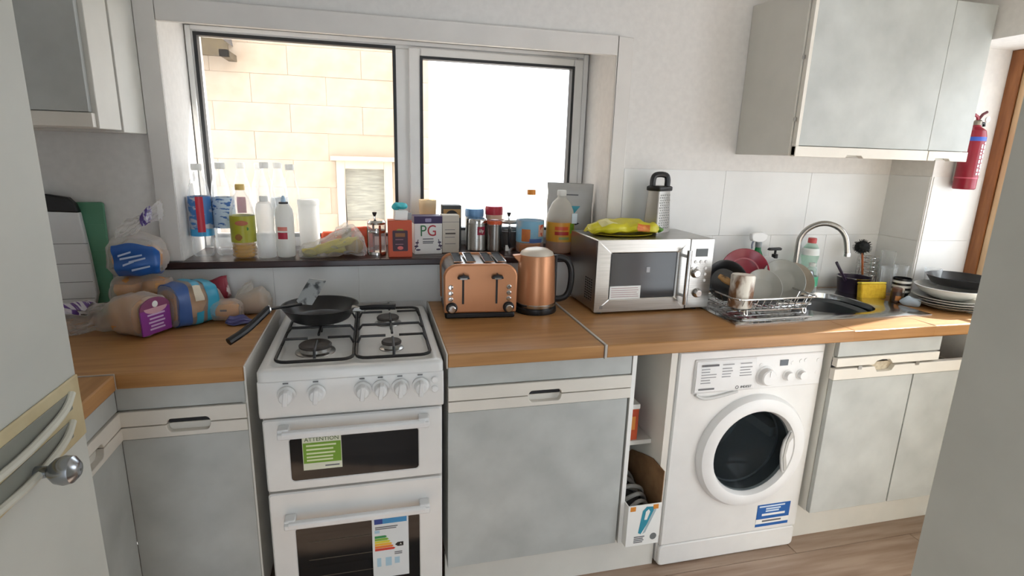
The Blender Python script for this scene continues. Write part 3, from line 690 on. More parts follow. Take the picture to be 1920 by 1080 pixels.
MB().sphere((-.008, 0, .100), .010, (.2, 1, 1)).build('label_emblem', PAPER, o)
b = MB()
for zz, w in ((.070, .03), (.058, .024), (.047, .028), (.036, .022), (.026, .026)): b.box(-.0092, -.008, -w, w, zz-.0025, zz+.0025)
b.build('label_print', mat('label lilac', '#d8b9dd', .5), o)
bag_mesh(P, 20, 3.2, .005, 2, sub=6, srange=(.2, .26), off=.002, a=(.6, PI-.6)).build('printed_stripes', mat('bag stripes', '#6a4a8c', .4, col2='#d9d4dc', scale=9, stretch=(1, 8, 1), ramp=(.48, .52)), o)
# rolls in a bag lying behind, base of the left pile
o = thing('bread_bag', 'see-through bag of brown rolls under the blue bread bag', 'bread', (-.505, -.112, ZT), rz=.10)
P = [(0, .04, .05, 0, .07, 0), (.012, .064, .070, 0, .074, 0), (.09, .066, .074, 0, .077, 0), (.16, .058, .066, 0, .072, .1), (.178, .03, .03, 0, .05, .4)]
bag_mesh(P, 36, 3, .006, 4, sub=6).build('bag_film', FILMW, o)
for q in ((.045, .0, .043, .042), (.125, .0, .042, .041), (.048, -.004, .110, .044), (.122, -.002, .108, .042)):
    MB().sphere((q[0], q[1], q[2]), q[3], (1.0, 1.3, .82)).jitter(.003, 14, q[0]*9).build('roll', BUN, o)
# upper loaf, blue label, twisted neck up to the right
o = thing('bread_bag', 'bagged bread with large blue label, on top of the left pile', 'bread', (-.490, -.115, ZT+.154), rz=.06)
P = [(-.006, .04, .04, 0, .06, .1), (.012, .064, .060, 0, .064, .05), (.07, .068, .066, 0, .069, .05), (.128, .060, .054, 0, .060, .08), (.148, .04, .03, 0, .05, .2)]
bag_mesh(P, 40, 2.8, .006, 6, sub=6).build('bag_film', FILMW, o)
for q in ((.035, .0, .052, .042), (.105, .0, .052, .042)): MB().sphere((q[0], q[1], q[2]), q[3], (.85, 1.35, 1.0)).build('roll', BUN, o)
BLUE = mat('bag blue', '#1d4b93', .35, col2='#2a62ad', scale=6)
bag_mesh(P, 24, 2.8, .006, 6, sub=6, srange=(.018, .142), off=.0025, a=(PI*.84, PI*1.45)).build('blue_label', BLUE, o)
b = MB()
for i, (zz, w, s0) in enumerate(((.070, .035, .038), (.060, .060, .042), (.050, .045, .065), (.040, .030, .048), (.024, .050, .070))):
    b.prism([(s0, zz), (s0+w, zz+.012), (s0+w, zz+.017), (s0, zz+.006)], -.0765, -.0735)
b.build('label_print', mat('print white blue', '#b9cbe6', .5), o)
N = [(-.01, .022, .03, 0, .0, .1), (.03, .026, .028, 0, .03, .3), (.055, .014, .016, 0, .055, .3), (.085, .020, .022, 0, .070, .5), (.115, .028, .030, 0, .085, .6)]
nk = bag_mesh(N, 30, 2, .004, 8, sub=5, flat=False); nk.xf(Matrix.Translation((.035, -.01, .122)))
nk.build('bag_neck', FILMW, o)
bag_mesh(N, 30, 2, .004, 8, sub=5, srange=(.056, .088), off=.002, flat=False).xf(Matrix.Translation((.035, -.01, .122))).build('bag_tie', mat('tie purple', '#5d4a95', .4, col2='#d9d7e4', scale=30, stretch=(6, 1, 1), ramp=(.5, .55)), o)
# teal and blue loaf behind
o = thing('bread_bag', 'loaf in teal and dark blue bag lying in the middle of the pile', 'bread', (-.272, -.165, ZT), rz=.75)
P = [(-.075, .050, .05, 0, .058, 0), (-.062, .062, .066, 0, .068, 0), (.0, .066, .070, 0, .071, 0), (.062, .062, .064, 0, .066, 0), (.075, .048, .05, 0, .06, 0), (.10, .02, .02, 0, .06, .3)]
bag_mesh(P, 36, 3.4, .005, 9, sub=5).build('bag_film', FILMW, o)
loaf(o, -.066, .066, .056, .061, .067)
bag_mesh(P, 30, 3.4, .005, 9, sub=5, srange=(-.062, -.022), off=.002).build('blue_band', mat('bag navy', '#34548f', .35, col2='#4a6cab', scale=8), o)
bag_mesh(P, 30, 3.4, .005, 9, sub=5, srange=(.022, .07), off=.002, a=(PI*.3, PI*1.5)).build('teal_band', mat('bag teal', '#2a8fb0', .35, col2='#3fa9c9', scale=8), o)
bag_mesh(P, 16, 3.4, .005, 9, sub=5, srange=(-.02, .02), off=.002, a=(PI*.35, PI*.8)).build('teal_patch', mat('bag teal', '#2a8fb0'), o)
bag_mesh(P, 12, 3.4, .005, 9, sub=5, srange=(-.015, .02), off=.002, a=(PI*1.05, PI*1.45)).build('teal_foot', mat('bag teal', '#2a8fb0'), o)
bag_mesh(P, 10, 3.4, .005, 9, sub=5, srange=(-.02, .015), off=.0026, a=(PI*.72, PI*.98)).build('cream_panel', mat('bag cream', '#d9cdb6', .45), o)
# small red and white packet
o = thing('snack_packet', 'small red and white packet leaning behind the teal loaf', 'packet', (-.215, -.055, ZT), rz=.3)
P = [(-.035, .010, .04, 0, .055, 0), (-.03, .022, .052, 0, .058, 0), (.02, .024, .060, 0, .066, 0), (.035, .012, .055, 0, .066, .2)]
bag_mesh(P, 24, 2.4, .008, 11).build('packet_film', mat('packet red', '#8f2338', .35, col2='#e6dcdc', scale=14, ramp=(.5, .56)), o)
# bun bag and white bread bag, dark purple wrapper
o = thing('bun_bag', 'single glazed bun in a clear bag, right of the teal loaf', 'bread', (-.165, -.155, ZT))
MB().sphere((0, 0, .034), .040, (1.05, .95, .80)).jitter(.002, 15, 1).build('bun', BUN, o)
P = [(-.046, .028, .022, 0, .032, 0), (-.038, .042, .034, 0, .036, 0), (.02, .043, .036, 0, .037, 0), (.042, .034, .028, 0, .033, .2), (.050, .018, .018, 0, .028, .4)]
bag_mesh(P, 26, 2.3, .003, 12).build('bag_film', FILMW, o)
MB().box(-.012, .008, -.0385, -.037, .04, .046).build('dark_seed', DARK, o)
o = thing('bread_bag', 'pale crumpled bag with a round loaf beside the cooker', 'bread', (-.095, -.075, ZT))
MB().sphere((0, 0, .036), .044, (1.1, .95, .82)).jitter(.004, 15, 4).build('round_loaf', mat('pale crust', '#cfa87a', .8, col2='#b98e5e', scale=10), o)
P = [(-.056, .03, .025, 0, .034, .1), (-.045, .046, .040, 0, .041, .05), (.02, .048, .043, 0, .044, .05), (.048, .036, .032, 0, .035, .05), (.056, .02, .02, 0, .030, .1)]
bag_mesh(P, 30, 2.3, .007, 13).build('bag_film', film('white bag film', '#e6e2db', .55, .3), o)
N = [(-.01, .026, .012, 0, .0, .2), (.012, .02, .018, 0, .014, .4), (.035, .012, .014, 0, .026, .4)]
bag_mesh(N, 24, 2, .006, 15, flat=False).xf(Matrix.Translation((-.035, -.005, .072))).build('bag_knot', film('white bag film', '#e6e2db', .55, .3), o)
o = bag_mesh([(-.04, .008, .006, 0, .010, .2), (-.03, .018, .014, 0, .016, .3), (.02, .016, .014, 0, .016, .3), (.042, .008, .005, 0, .010, .4)], 24, 2.2, .006, 17).build('crumpled_wrapper', mat('wrapper purple', '#5a5a8c', .35, col2='#454679', scale=9))
o.location = (-.118, -.215, ZT); tag(o, 'crumpled dark purple wrapper on the worktop before the bun', 'wrapper')
# chopping boards in the left corner
o = thing('chopping_board', 'tall white chopping board with black handle against the wall', 'chopping board', (-.655, -.055, ZT), rot=(-.05, 0, .05))
MB().prism([(-.105, .012), (.065, .012), (.082, .08), (.072, .22), (.060, .345), (-.105, .352)], -.012, .012).build('board', mat('white board', '#e6e7e7', .5), o, .004)
MB().prism([(-.105, .350), (.060, .343), (.052, .372), (.035, .392), (-.02, .402), (-.105, .405)], -.014, .014).build('handle', BLACK, o, .005)
box('grip_hole', mat('grip grey', '#9aa3a3', .6), (-.085, -.035, -.0146, -.0138, .372, .383), o, .003)
for zz in (.245, .18, .12, .065): box('groove', mat('groove grey', '#8d8f8f', .6), (-.105, .074, -.0127, -.0118, zz-.001, zz+.001), o)
MB().box(-.105, .05, -.016, .016, 0, .013).build('foot', BLACK, o, .003)
o = thing('chopping_board', 'green chopping board leaning behind the white one', 'chopping board', (-.565, -.03, ZT), rot=(-.04, 0, 0))
GRN = mat('board green', '#5c9678', .5, col2='#528a6c', scale=5)
MB().prism(rr(-.055, .030, 0, .375, .008), -.005, .005).build('board', GRN, o, .002)
for zz in (.30, .215): box('ridge', GRN, (-.05, .026, -.0065, -.005, zz-.004, zz+.004), o)

# ------------------------------------------------------------------ frying pan and turner
o = thing('frying_pan', 'black non-stick frying pan on the back left burner', 'frying pan', (.140, -.265, .9365))
MB().lathe([(0, 0), (.085, 0), (.092, .004), (.119, .044), (.121, .046), (.117, .045), (.089, .006), (.083, .0035), (0, .0035)], 48).build('pan_body', NONST, o)
hd = MB().tube([(.108, -.02, .035), (.15, -.04, .046), (.19, -.052, .050), (.24, -.060, .050)], .0105, 8, smooth=2); hd.xf(Matrix.Rotation(-.06, 4, 'Z')); hd.build('handle', BLACK, o)
hd = MB().box(.10, .145, -.040, -.012, .028, .046); hd.xf(Matrix.Rotation(-.06, 4, 'Z')); hd.build('handle_bracket', STEEL, o, .004)
o = thing('spatula', 'steel fish slice with black handle resting on the frying pan', 'spatula', (0, 0, 0))
a_, b_, c_ = Vector((-.092, -.468, .937)), Vector((.0, -.365, 1.000)), Vector((.088, -.304, .9965))
MB().tube([a_, a_*.6+b_*.4+Vector((.004, 0, -.006)), b_], .0115, 10, smooth=2).build('handle', BLACK, o)
MB().tube([b_, b_*.97+c_*.03], .0128, 10).build('ferrule', CHROME, o)
MB().tube([b_, b_*.5+c_*.5, c_], .0045, 8).build('neck', BLACK, o)
hm = MB().prism([(.073, 1.006), (.080, .996), (.119, .992), (.143, 1.028), (.163, 1.063), (.112, 1.071), (.089, 1.035)], -.0012, .0012)
for v in hm.bm.verts: v.co.y += -.300+(v.co.z-1.0)*.45
hm.build('blade', mat('greasy steel', '#a2a6a8', .28, .85, col2='#4f5254', scale=32, ramp=(.5, .62)), o)
# ------------------------------------------------------------------ window sill things
ZS = 1.0835
def interp(prof, z):
    for (r0, z0), (r1, z1) in zip(prof, prof[1:]):
        if z0 <= z <= z1 and z1 > z0: return r0+(r1-r0)*(z-z0)/(z1-z0)
    return prof[-1][0]
def bottle(label, loc, prof, cap=None, labels=(), liq=None, m=PET, cat='bottle', group=None, name='bottle', sx=1, sy=1, rz=0, n=28):
    o = thing(name, label, cat, loc, rz, group)
    MB().lathe(prof, n, sx=sx, sy=sy, caps=(True, False)).build('body', m, o)
    top = prof[-1]
    if cap:
        cm, cr, ch = cap; z0 = top[1]-ch*.7
        MB().lathe([(cr, z0), (cr, z0+ch*.85), (cr*.9, z0+ch), (0, z0+ch)], 18, sx=sx if sx == sy else 1, sy=1).build('cap', cm, o)
    for lb in labels:
        z0, z1, lm = lb[:3]; zz = [z0+(z1-z0)*i/5 for i in range(6)]
        nm = lb[5] if len(lb) > 5 else 'label'
        off = lb[6] if len(lb) > 6 else .0009
        p = [(interp(prof, z)+off, z) for z in zz]
        if len(lb) > 3 and lb[3] is not None: MB().lathe(p, 16, a0=lb[3], a1=lb[4], sx=sx, sy=sy).build(nm, lm, o)
        else: MB().lathe(p, n, sx=sx, sy=sy, caps=(False, False)).build(nm, lm, o)
    if liq:
        zt, lm = liq; p = [(max(.001, r-.002), z+.002) for r, z in prof if z < zt] + [(interp(prof, zt)-.002, zt)]
        MB().lathe(p, n, sx=sx, sy=sy).build('liquid', lm, o)
    return o
WCAP = trans('white cap', '#f2f2f0', .55)
def pet(h, r): return [(r*.80, 0), (r*.98, .010), (r, .03), (r*.95, .05), (r, .07), (r, h*.58), (r*.96, h*.62), (r*.99, h*.65), (r*.85, h*.76), (r*.55, h*.86), (.0145, h*.92), (.0145, h*.985)]
# water bottles in printed film, left end of the sill
LB = mat('water label', '#2f6fb8', .35, col2='#7fb2dd', scale=20, ramp=(.5, .55)); LR = mat('label red', '#c8283c', .35); LNV = mat('label light blue', '#3f9fd2', .35)
PKP = mat('pack film print', '#3a74b4', .35, col2='#b9bcc6', scale=26, stretch=(1, 1, 2), ramp=(.50, .58))
for i, (xx, yy, h_, lab) in enumerate(((-.283, .10, .325, 'clear bottle with blue label against the left window reveal, front one'), (-.212, .125, .330, 'clear bottle with light blue label right of the leftmost bottle'))):
    bottle(lab, (xx, yy, ZS), pet(h_, .037), (WCAP, .017, .022), [(.075, .215, PKP if i == 0 else LB), (.09, .215, LR, -PI/2-.1, -PI/2+.55, 'red_swoosh', .0018), (.075, .10, LNV, None, None, 'blue_foot', .0014)] if i == 0 else [(.10, .21, mat('label pale blue', '#c9dbea', .4, col2='#3a6cb0', scale=30, stretch=(1, 1, 3), ramp=(.55, .6))), ], group='water bottles at the left end of the sill')
for i, (xx, yy, h_, lab) in enumerate(((-.245, .238, .328, 'clear empty bottle at the back left of the sill by the frame'), (-.165, .222, .330, 'clear empty bottle behind the cooking oil'), (-.105, .247, .327, 'clear empty bottle at the back against the glass, behind two others'), (-.072, .165, .334, 'tall clear bottle with white cap behind the clear jar'), (-.037, .242, .332, 'clear bottle at the back behind the white squeezy bottle'), (.013, .190, .328, 'rightmost clear empty bottle behind the white squeezy bottle'))):
    bottle(lab, (xx, yy, ZS), pet(h_, .0325), (WCAP, .0165, .022), [(.13, .2, mat('faint label', '#e3e6ea', .4))] if i == 4 else ([(.145, .205, mat('label rose', '#b95a6c', .45), -PI/2-.5, -PI/2+.5)] if i == 1 else ()), group='clear bottles at the back of the sill')
# cooking oil
OILP = [(.030, 0), (.040, .006), (.041, .012), (.038, .018), (.041, .024), (.038, .030), (.041, .036), (.038, .042), (.041, .05), (.041, .155), (.038, .175), (.026, .215), (.0145, .235), (.0145, .255)]
OLB = mat('oil label', '#a9a428', .4, col2='#989a2a', scale=10)
o = bottle('nearly empty cooking oil bottle with yellow green label on the sill', (-.138, .055, ZS), OILP, (mat('oil cap', '#e2c070', .4), .016, .02), [(.058, .152, OLB)], (.05, film('cooking oil', '#d9b23c', .45, .1, '#f0d060')))
MB().sphere((.004, -.0415, .128), .018, (1.2, .06, .5)).build('label_oval', mat('label terracotta', '#b5694a', .5), o)
MB().sphere((-.008, -.0415, .078), .012, (1, .06, 1)).build('label_sunflower', mat('sunflower brown', '#8a5a24', .6), o)
MB().sphere((.020, -.0365, .108), .006, (1, .1, 1)).build('label_leaf', mat('leaf green', '#4f8a4a', .6), o)
# clear ribbed jar/bottle
SQ = bottle('translucent waisted plastic bottle standing at the sill edge', (-.062, .050, ZS), [(.030, 0), (.036, .004), (.037, .085), (.033, .092), (.031, .10), (.034, .115), (.034, .175), (.028, .195), (.015, .202), (.015, .215)], (WCAP, .017, .018), (), None, film('milky plastic', '#eef0f0', .4, .25))
SQ.scale = (.88, .88, 1)
# white squeezy bottle
o = bottle('white squeezy bottle with red label and black cap ring on the sill', (.002, .060, ZS), [(.032, 0), (.036, .005), (.037, .02), (.037, .15), (.034, .172), (.022, .190), (.016, .196)], None, [(.098, .112, mat('label salmon', '#e58a7c', .45), -PI/2-.75, -PI/2+.35), (.068, .092, mat('label crimson', '#b3243f', .45), -PI/2-.75, -PI/2+.35)], None, trans('white hdpe', '#f2f2ef', .5))
o.scale = (.86, .86, 1); MB().lathe([(.019, .193), (.019, .199), (.012, .200)], 20).build('cap_ring', BLACK, o); MB().lathe([(.010, .2), (.009, .212), (.004, .222), (0, .222)], 16).build('nozzle', mat('pale blue cap', '#b9d3ea', .4), o)
# white tub behind
o = thing('tub', 'plain white plastic tub behind the white squeezy bottle', 'tub', (.078, .145, ZS)); MB().lathe([(.032, 0), (.036, .008), (.038, .18), (.036, .184)], 28).build('body', trans('white tub', '#f2f2f0', .5), o); MB().lathe([(.040, .182), (.040, .198), (.036, .203), (0, .203)], 28).build('lid', trans('white tub', '#f2f2f0'), o)
# orange packet behind the food bag
o = bag_mesh([(-.145, .006, .028, 0, .038, 0), (-.13, .014, .034, 0, .040, 0), (.0, .018, .042, 0, .048, 0), (.12, .014, .044, 0, .052, 0), (.14, .005, .04, 0, .052, 0)], 24, 2.6, .005, 21)
o = o.build('snack_packet', mat('packet orange', '#df5a33', .35, col2='#d4492a', scale=5)); o.location = (.215, .165, ZS); o.scale = (.68, 1, 1); tag(o, 'long orange packet lying along the glass behind the food bag', 'packet')
bag_mesh([(-.145, .006, .028, 0, .038, 0), (-.13, .014, .034, 0, .040, 0), (.0, .018, .042, 0, .048, 0), (.12, .014, .044, 0, .052, 0), (.14, .005, .04, 0, .052, 0)], 20, 2.6, .005, 21, srange=(-.05, .04), off=.002, a=(PI*.9, PI*.35+PI*2)[::-1] if False else (PI*.3, PI*1.2)).build('dark_panel', mat('packet olive', '#4d4a30', .4), o)
# food bag with yellow produce
o = thing('food_bag', 'crumpled clear bag of yellow peppers and bananas on the sill', 'bag', (.166, .055, ZS))
YEL = mat('produce yellow', '#cbb83f', .45, col2='#a9a04a', scale=8); OLV = mat('produce olive', '#8d8430', .45)
MB().tube([(-.105, -.02, .022), (-.06, -.035, .026), (0, -.03, .045), (.06, -.02, .060), (.09, 0, .066)], [.010, .017, .018, .016, .008], 10, smooth=2).build('banana', YEL, o)
MB().tube([(-.08, .02, .020), (-.03, .0, .022), (.03, .01, .028), (.085, .012, .022)], [.010, .017, .018, .010], 10, smooth=2).build('banana', YEL, o)
MB().sphere((-.078, -.038, .017), .016, (1.6, .8, .9)).build('olive_fruit', OLV, o)
MB().sphere((.075, .005, .036), .034, (1, .9, 1)).jitter(.006, 20, 3).build('potato', mat('produce brown', '#a98f62', .7, col2='#8c7548', scale=12), o)
P = [(-.118, .02, .012, 0, .014, .3), (-.10, .045, .022, -.012, .024, .1), (-.03, .055, .032, -.008, .034, .1), (.03, .050, .046, -.004, .048, .15), (.075, .046, .056, 0, .058, .2), (.108, .034, .036, 0, .04, .3), (.122, .02, .02, 0, .022, .4)]
bag_mesh(P, 36, 2.3, .009, 23, sub=6).build('bag_film', FILMW, o)
N = [(-.014, .026, .02, 0, 0, .3), (.010, .022, .016, 0, .014, .5), (.034, .03, .012, 0, .02, .6)]
bag_mesh(N, 26, 2, .006, 24, flat=False).xf(Matrix.Translation((.025, .0, .088))).build('bag_knot', FILMW, o)
# glass cafetiere
def cafetiere(label, loc, r, h, metal, rz=0, knobx=0.0, fillm=None, handle=True):
    o = thing('cafetiere', label, 'coffee press', loc, rz)
    MB().lathe([(r*.94, .004), (r, .008), (r, h)], 28, caps=(True, False)).build('glass_beaker', CLEAR, o)
    if fillm: MB().lathe([(r*.9, .008), (r*.93, .012), (r*.93, h*.7)], 24).build('contents', fillm, o)
    MB().lathe([(r*1.04, 0), (r*1.04, .012), (r*1.02, .013)], 28).lathe([(r*1.03, h*.72), (r*1.05, h*.74), (r*1.05, h*.78), (r*1.03, h*.8)], 28, caps=(False, False)).build('frame_ring', metal, o)
    for k in range(4): MB().box(-.004, .004, -r*1.06, -r*1.0, .0, h*.98).xf(Matrix.Rotation(k*PI/2+.35, 4, 'Z')).build('frame_strut', metal, o)
    MB().lathe([(r*1.05, h*.99), (r*1.08, h+.006), (r*.9, h+.014), (r*.3, h+.020), (0, h+.020)], 28).build('lid', metal, o)
    MB().lathe([(.003, h+.018), (.003, h+.030)], 10, (knobx, 0, 0)).build('plunger_rod', STEELD, o)
    MB().lathe([(.004, h+.028), (.0085, h+.040), (.008, h+.044), (0, h+.045)], 14, (knobx, 0, 0)).build('knob', BLACK, o)
    if handle: MB().tube([(-r, -.012, h*.86), (-r-.022, -.020, h*.86), (-r-.028, -.022, h*.5), (-r-.020, -.020, h*.15), (-r, -.012, h*.15)], .006, 8, smooth=2).build('handle', BLACK, o)
    return o
cafetiere('glass coffee press with chrome frame left of the orange tea box', (.327, .075, ZS), .034, .118, CHROME, 0, -.006, None, False)
# boxes
def carton(label, x0, x1, y, d, h, m, name='tea_box', rz=0, cat='box'):
    o = thing(name, label, cat, ((x0+x1)/2, y, ZS), rz); w = (x1-x0)/2
    box('box_body', m, (-w, w, 0, d, 0, h), o, .0015); return o, w
o, w = carton('orange red tea box with dark label panel at the sill edge', .368, .456, .0, .065, .138, mat('tea orange', '#c94f28', .5))
MB().prism(rr(-.028, .028, .024, .102, .004), -.0012, 0).build('label_panel', mat('label plum', '#3c1a2c', .5), o)
MB().prism([(-.014, .102), (.014, .102), (.008, .108), (-.008, .108)], -.0014, 0).build('label_crest', mat('crest gold', '#a59a3c', .5), o)
box('label_band', mat('label bronze', '#8f5a2c', .5), (-.018, .018, -.0018, -.001, .078, .092), o); lines('label_print', mat('print bronze', '#a5707c', .5), o, -.018, .018, -.0014, (.068, .05), .0025, .2, 2)
MB().sphere((0, -.0012, .036), .009, (1.2, .08, .8)).build('label_cup', mat('cup pink', '#d86a66', .5), o)
# PG box
o, w = carton('white tea box with purple band and large PG letters', .468, .577, .060, .065, .148, mat('tea white', '#dcdad6', .5), rz=.10)
box('top_band', mat('band purple', '#33214f', .5), (-w-.0004, w+.0004, -.0008, .0654, .120, .1484), o); MB().prism(rr(-.012, .012, .126, .140, .003), -.0014, -.0006).build('band_badge', mat('badge lilac', '#8d84a6', .5), o)
txt('P', .062, (-.020, -.0012, .090), mat('letter green', '#2f6a3f', .5), o, sx=.85); txt('G', .062, (.014, -.0012, .090), mat('letter red', '#a8202f', .5), o, sx=.85)
lines('box_print', PRINT, o, -.022, .022, -.0006, (.060, .050, .044), .004, .2, 4)
for s in (-1, 1):
    MB().tube([(s*.052, -.001, .020), (s*.045, -.001, .035), (s*.040, -.001, .058)], .0015, 5).sphere((s*.044, -.001, .046), .007, (1, .1, .5)).sphere((s*.047, -.001, .032), .008, (1, .1, .5)).sphere((s*.040, -.001, .018), .007, (1.3, .1, .5)).build('printed_leaf', mat('leaf plum', '#4a3f58', .5), o)
# beige carton + kraft carton behind
o, w = carton('beige slim tea carton right of the PG tea box', .580, .648, .085, .05, .150, mat('tea beige', '#c9c0b2', .6), rz=.06)
box('lid_line', PRINT, (-w, w, -.0006, 0, .122, .1235), o); lines('box_print', PRINT, o, -.024, .024, -.0005, (.092, .062, .036), .0022, .2, 6); lines('box_print', mat('script dark', '#4c4540', .6), o, -.022, .020, -.0005, (.077,), .006, .1, 7)
o, w = carton('kraft carton with dark arch picture behind the beige carton', .590, .668, .165, .055, .180, mat('kraft dark', '#3d3f40', .6))
box('kraft_panel', mat('kraft', '#b08a56', .6), (-w+.004, w-.004, -.001, 0, .13, .165), o); MB().prism([(.026*math.cos(PI*i/10), .135+.026*math.sin(PI*i/10)) for i in range(11)], -.002, -.0008).build('arch_picture', BLACK, o)
# things on top of the front boxes
o = thing('small_card', 'small white card box perched on the orange tea box', 'box', (.415, .028, ZS+.1385), rot=(0, .08, .25)); box('card_body', PAPER, (-.024, .024, -.012, .014, 0, .036), o, .001); box('card_end', mat('card grey', '#8d9292', .5), (.0242, .04, -.008, .012, .002, .028), o, .001)
o = MB().sphere((0, 0, .012), .022, (1.3, .9, .62)).jitter(.010, 40, 3).build('crumpled_cloth', mat('turquoise cloth', '#35b8c2', .6)); o.location = (.412, .030, ZS+.1765); tag(o, 'crumpled turquoise cloth on top of the small white card box', 'cloth')
o = thing('beaker', 'cream translucent beaker standing behind the PG tea box', 'cup', (.536, .215, ZS)); MB().lathe([(0, .002), (.028, 0), (.036, .198), (.033, .198), (.026, .006), (0, .006)], 28).build('body', trans('cream plastic', '#ecdcc0', .6), o)
MB().lathe([(.020, .178), (.024, .19), (.012, .196), (0, .197)], 16, (.006, -.005, 0)).build('dark_top', DARK, o)
# tins
def tin(label, loc, r, h, m, lidm, rimm=None, name='coffee_tin'):
    o = thing(name, label, 'tin', loc); MB().lathe([(r, 0), (r*1.02, .003), (r, .006), (r, h*.84), (r*1.015, h*.845), (r*1.015, h*.865), (r, h*.87)], 32).build('body', m, o)
    MB().lathe([(r*1.0, h*.87), (r*1.0, h*.97), (r*.94, h), (r*.8, h*.985), (0, h*.985)], 32).build('lid', lidm, o)
    if rimm: MB().lathe([(r*1.03, h*.88), (r*1.03, h*.99), (r*1.0, h)], 32, caps=(False, False)).build('rim', rimm, o)
    return o
o = tin('silver coffee tin with red square illy label on the sill', (.730, .150, ZS), .043, .130, STEEL, STEELD)
MB().lathe([(.0436, .066), (.0436, .100)], 8, a0=-PI/2-.12, a1=-PI/2+.68).build('red_label', mat('illy red', '#9c1f3c', .45), o)
txt('illy', .019, (.0118, -.0436, .083), PAPER, o, rot=(PI/2, 0, .28), ext=.0008)
tin('dark silver tin with orange rim right of the red labelled coffee tin', (.799, .120, ZS), .030, .125, mat('tin dark steel', '#8d8a86', .3, 1.0), STEELD, mat('rim orange', '#d2572c', .4))
def tub(label, loc, r, h, lidm, bodym):
    o = thing('storage_tub', label, 'tub', loc); MB().lathe([(r*.9, 0), (r*.96, .005), (r, h*.8)], 28).build('body', bodym, o); MB().lathe([(r*1.05, h*.8), (r*1.06, h*.95), (r*1.0, h), (0, h)], 28).build('lid', lidm, o); return o
tub('storage tub with blue lid behind the silver coffee tin', (.736, .241, ZS), .038, .160, mat('lid blue', '#6f9dcc', .4), mat('tub milky', '#dfe2e2', .5))
tub('storage tub with red lid behind the orange rimmed tin', (.819, .228, ZS), .036, .172, mat('lid red', '#b32338', .4), mat('tub peach', '#ecc9b0', .5))
cafetiere('coffee press with black handle and steel body, left of the juice bottles', (.868, .143, ZS), .036, .112, STEEL, 1.0, -.012, mat('coffee', '#3a2d26', .5))
o = box('tea_bag_tag', PAPER, (0, .014, 0, .001, 0, .024)); o.location = (.838, .0825, ZS+.004); tag(o, 'small white tea tag hanging below the black press handle', 'tag')
# juice bottles
JUI = film('orange juice', '#d98a18', .85, .2, '#f0a030')
JP = [(.046, 0), (.054, .006), (.056, .02), (.056, .135), (.052, .150), (.040, .185), (.020, .222), (.0155, .230), (.0155, .248)]
o = bottle('juice bottle with light blue label and orange cap on the sill', (.938, .075, ZS), JP, (mat('cap orange', '#e08a24', .4), .017, .02), [(.045, .132, mat('juice label blue', '#86bcd8', .4, col2='#b9c4cc', scale=12, ramp=(.45, .6)))], (.040, JUI))
MB().lathe([(.0575, .05), (.0572, .10)], 8, a0=-PI/2-.9, a1=-PI/2-.25).build('label_fruit', mat('label orange', '#d9843c', .4, col2='#c46a4a', scale=30), o)
MB().lathe([(.0575, .07), (.0575, .118)], 8, a0=-PI/2+.35, a1=-PI/2+.95).build('label_patch', mat('label pale red', '#e6b9a4', .4, col2='#d0563a', scale=30, ramp=(.5, .55)), o)
MB().lathe([(.0577, .046), (.0577, .062)], 8, a0=-PI/2-.3, a1=-PI/2+.7).build('label_strip', mat('label indigo', '#4d6fb0', .4), o)
o = bottle('larger milky bottle with red and yellow label, nearest the microwave', (1.063, .062, ZS), [(.046, 0), (.054, .006), (.057, .02), (.057, .125), (.055, .15), (.050, .175), (.036, .205), (.019, .222), (.0165, .228), (.0165, .248)], (WCAP, .019, .022), [(.050, .128, mat('juice label orange', '#d9922c', .4, col2='#c9a83a', scale=9))], (.05, JUI), film('cloudy plastic', '#d9d6cd', .45, .2))
for z0, z1, a, b, c in ((.098, .112, -.7, .25, '#d8552c'), (.078, .092, -.7, .3, '#b52a22'), (.060, .07, -.4, .35, '#8c9a5a')):
    MB().lathe([(.0586, z0), (.0586, z1)], 8, a0=-PI/2+a, a1=-PI/2+b).build('label_lettering', mat('juice print '+c, c, .4), o)
MB().lathe([(.0586, .085), (.0586, .126)], 8, a0=-PI/2+.4, a1=-PI/2+.9).build('label_leaf', mat('label green', '#6f9a36', .4), o)
box('back_label', mat('label sky', '#d6e3ea', .4), (.030, .052, -.052, -.050, .125, .165), o)
# foil coffee bag leaning in the right corner
o = thing('coffee_bag', 'grey foil coffee bag with teal triangle in the right window corner', 'bag', (1.132, .155, ZS), rz=-.34)
FOIL = mat('grey foil', '#bcbbb8', .4, .15, col2='#adaca9', scale=7, bump=.25)
P = [(.0, .052, .026, 0, 0, 0), (.04, .094, .030, 0, 0, 0), (.16, .096, .026, 0, 0, 0), (.235, .096, .010, 0, 0, 0), (.275, .097, .0018, 0, 0, 0)]
g = bag_mesh(P, 32, 3.5, .004, 31, flat=False); g.xf(Matrix(((0, 1, 0, 0), (0, 0, 1, .0), (1, 0, 0, 0.002), (0, 0, 0, 1)))); g.build('foil_body', FOIL, o)
MB().prism([(-.004, .185), (.045, .185), (.022, .155), (.022, .135), (.016, .135), (.016, .155)], -.034, -.0285).build('teal_triangle', mat('teal print', '#2c94a8', .4), o)
MB().prism([(-.005, .110), (.03, .118), (.045, .112), (.03, .105)], -.035, -.030).build('dark_print', DARK, o)
box('bag_print', PRINT, (-.015, .035, -.0205, -.018, .228, .233), o)
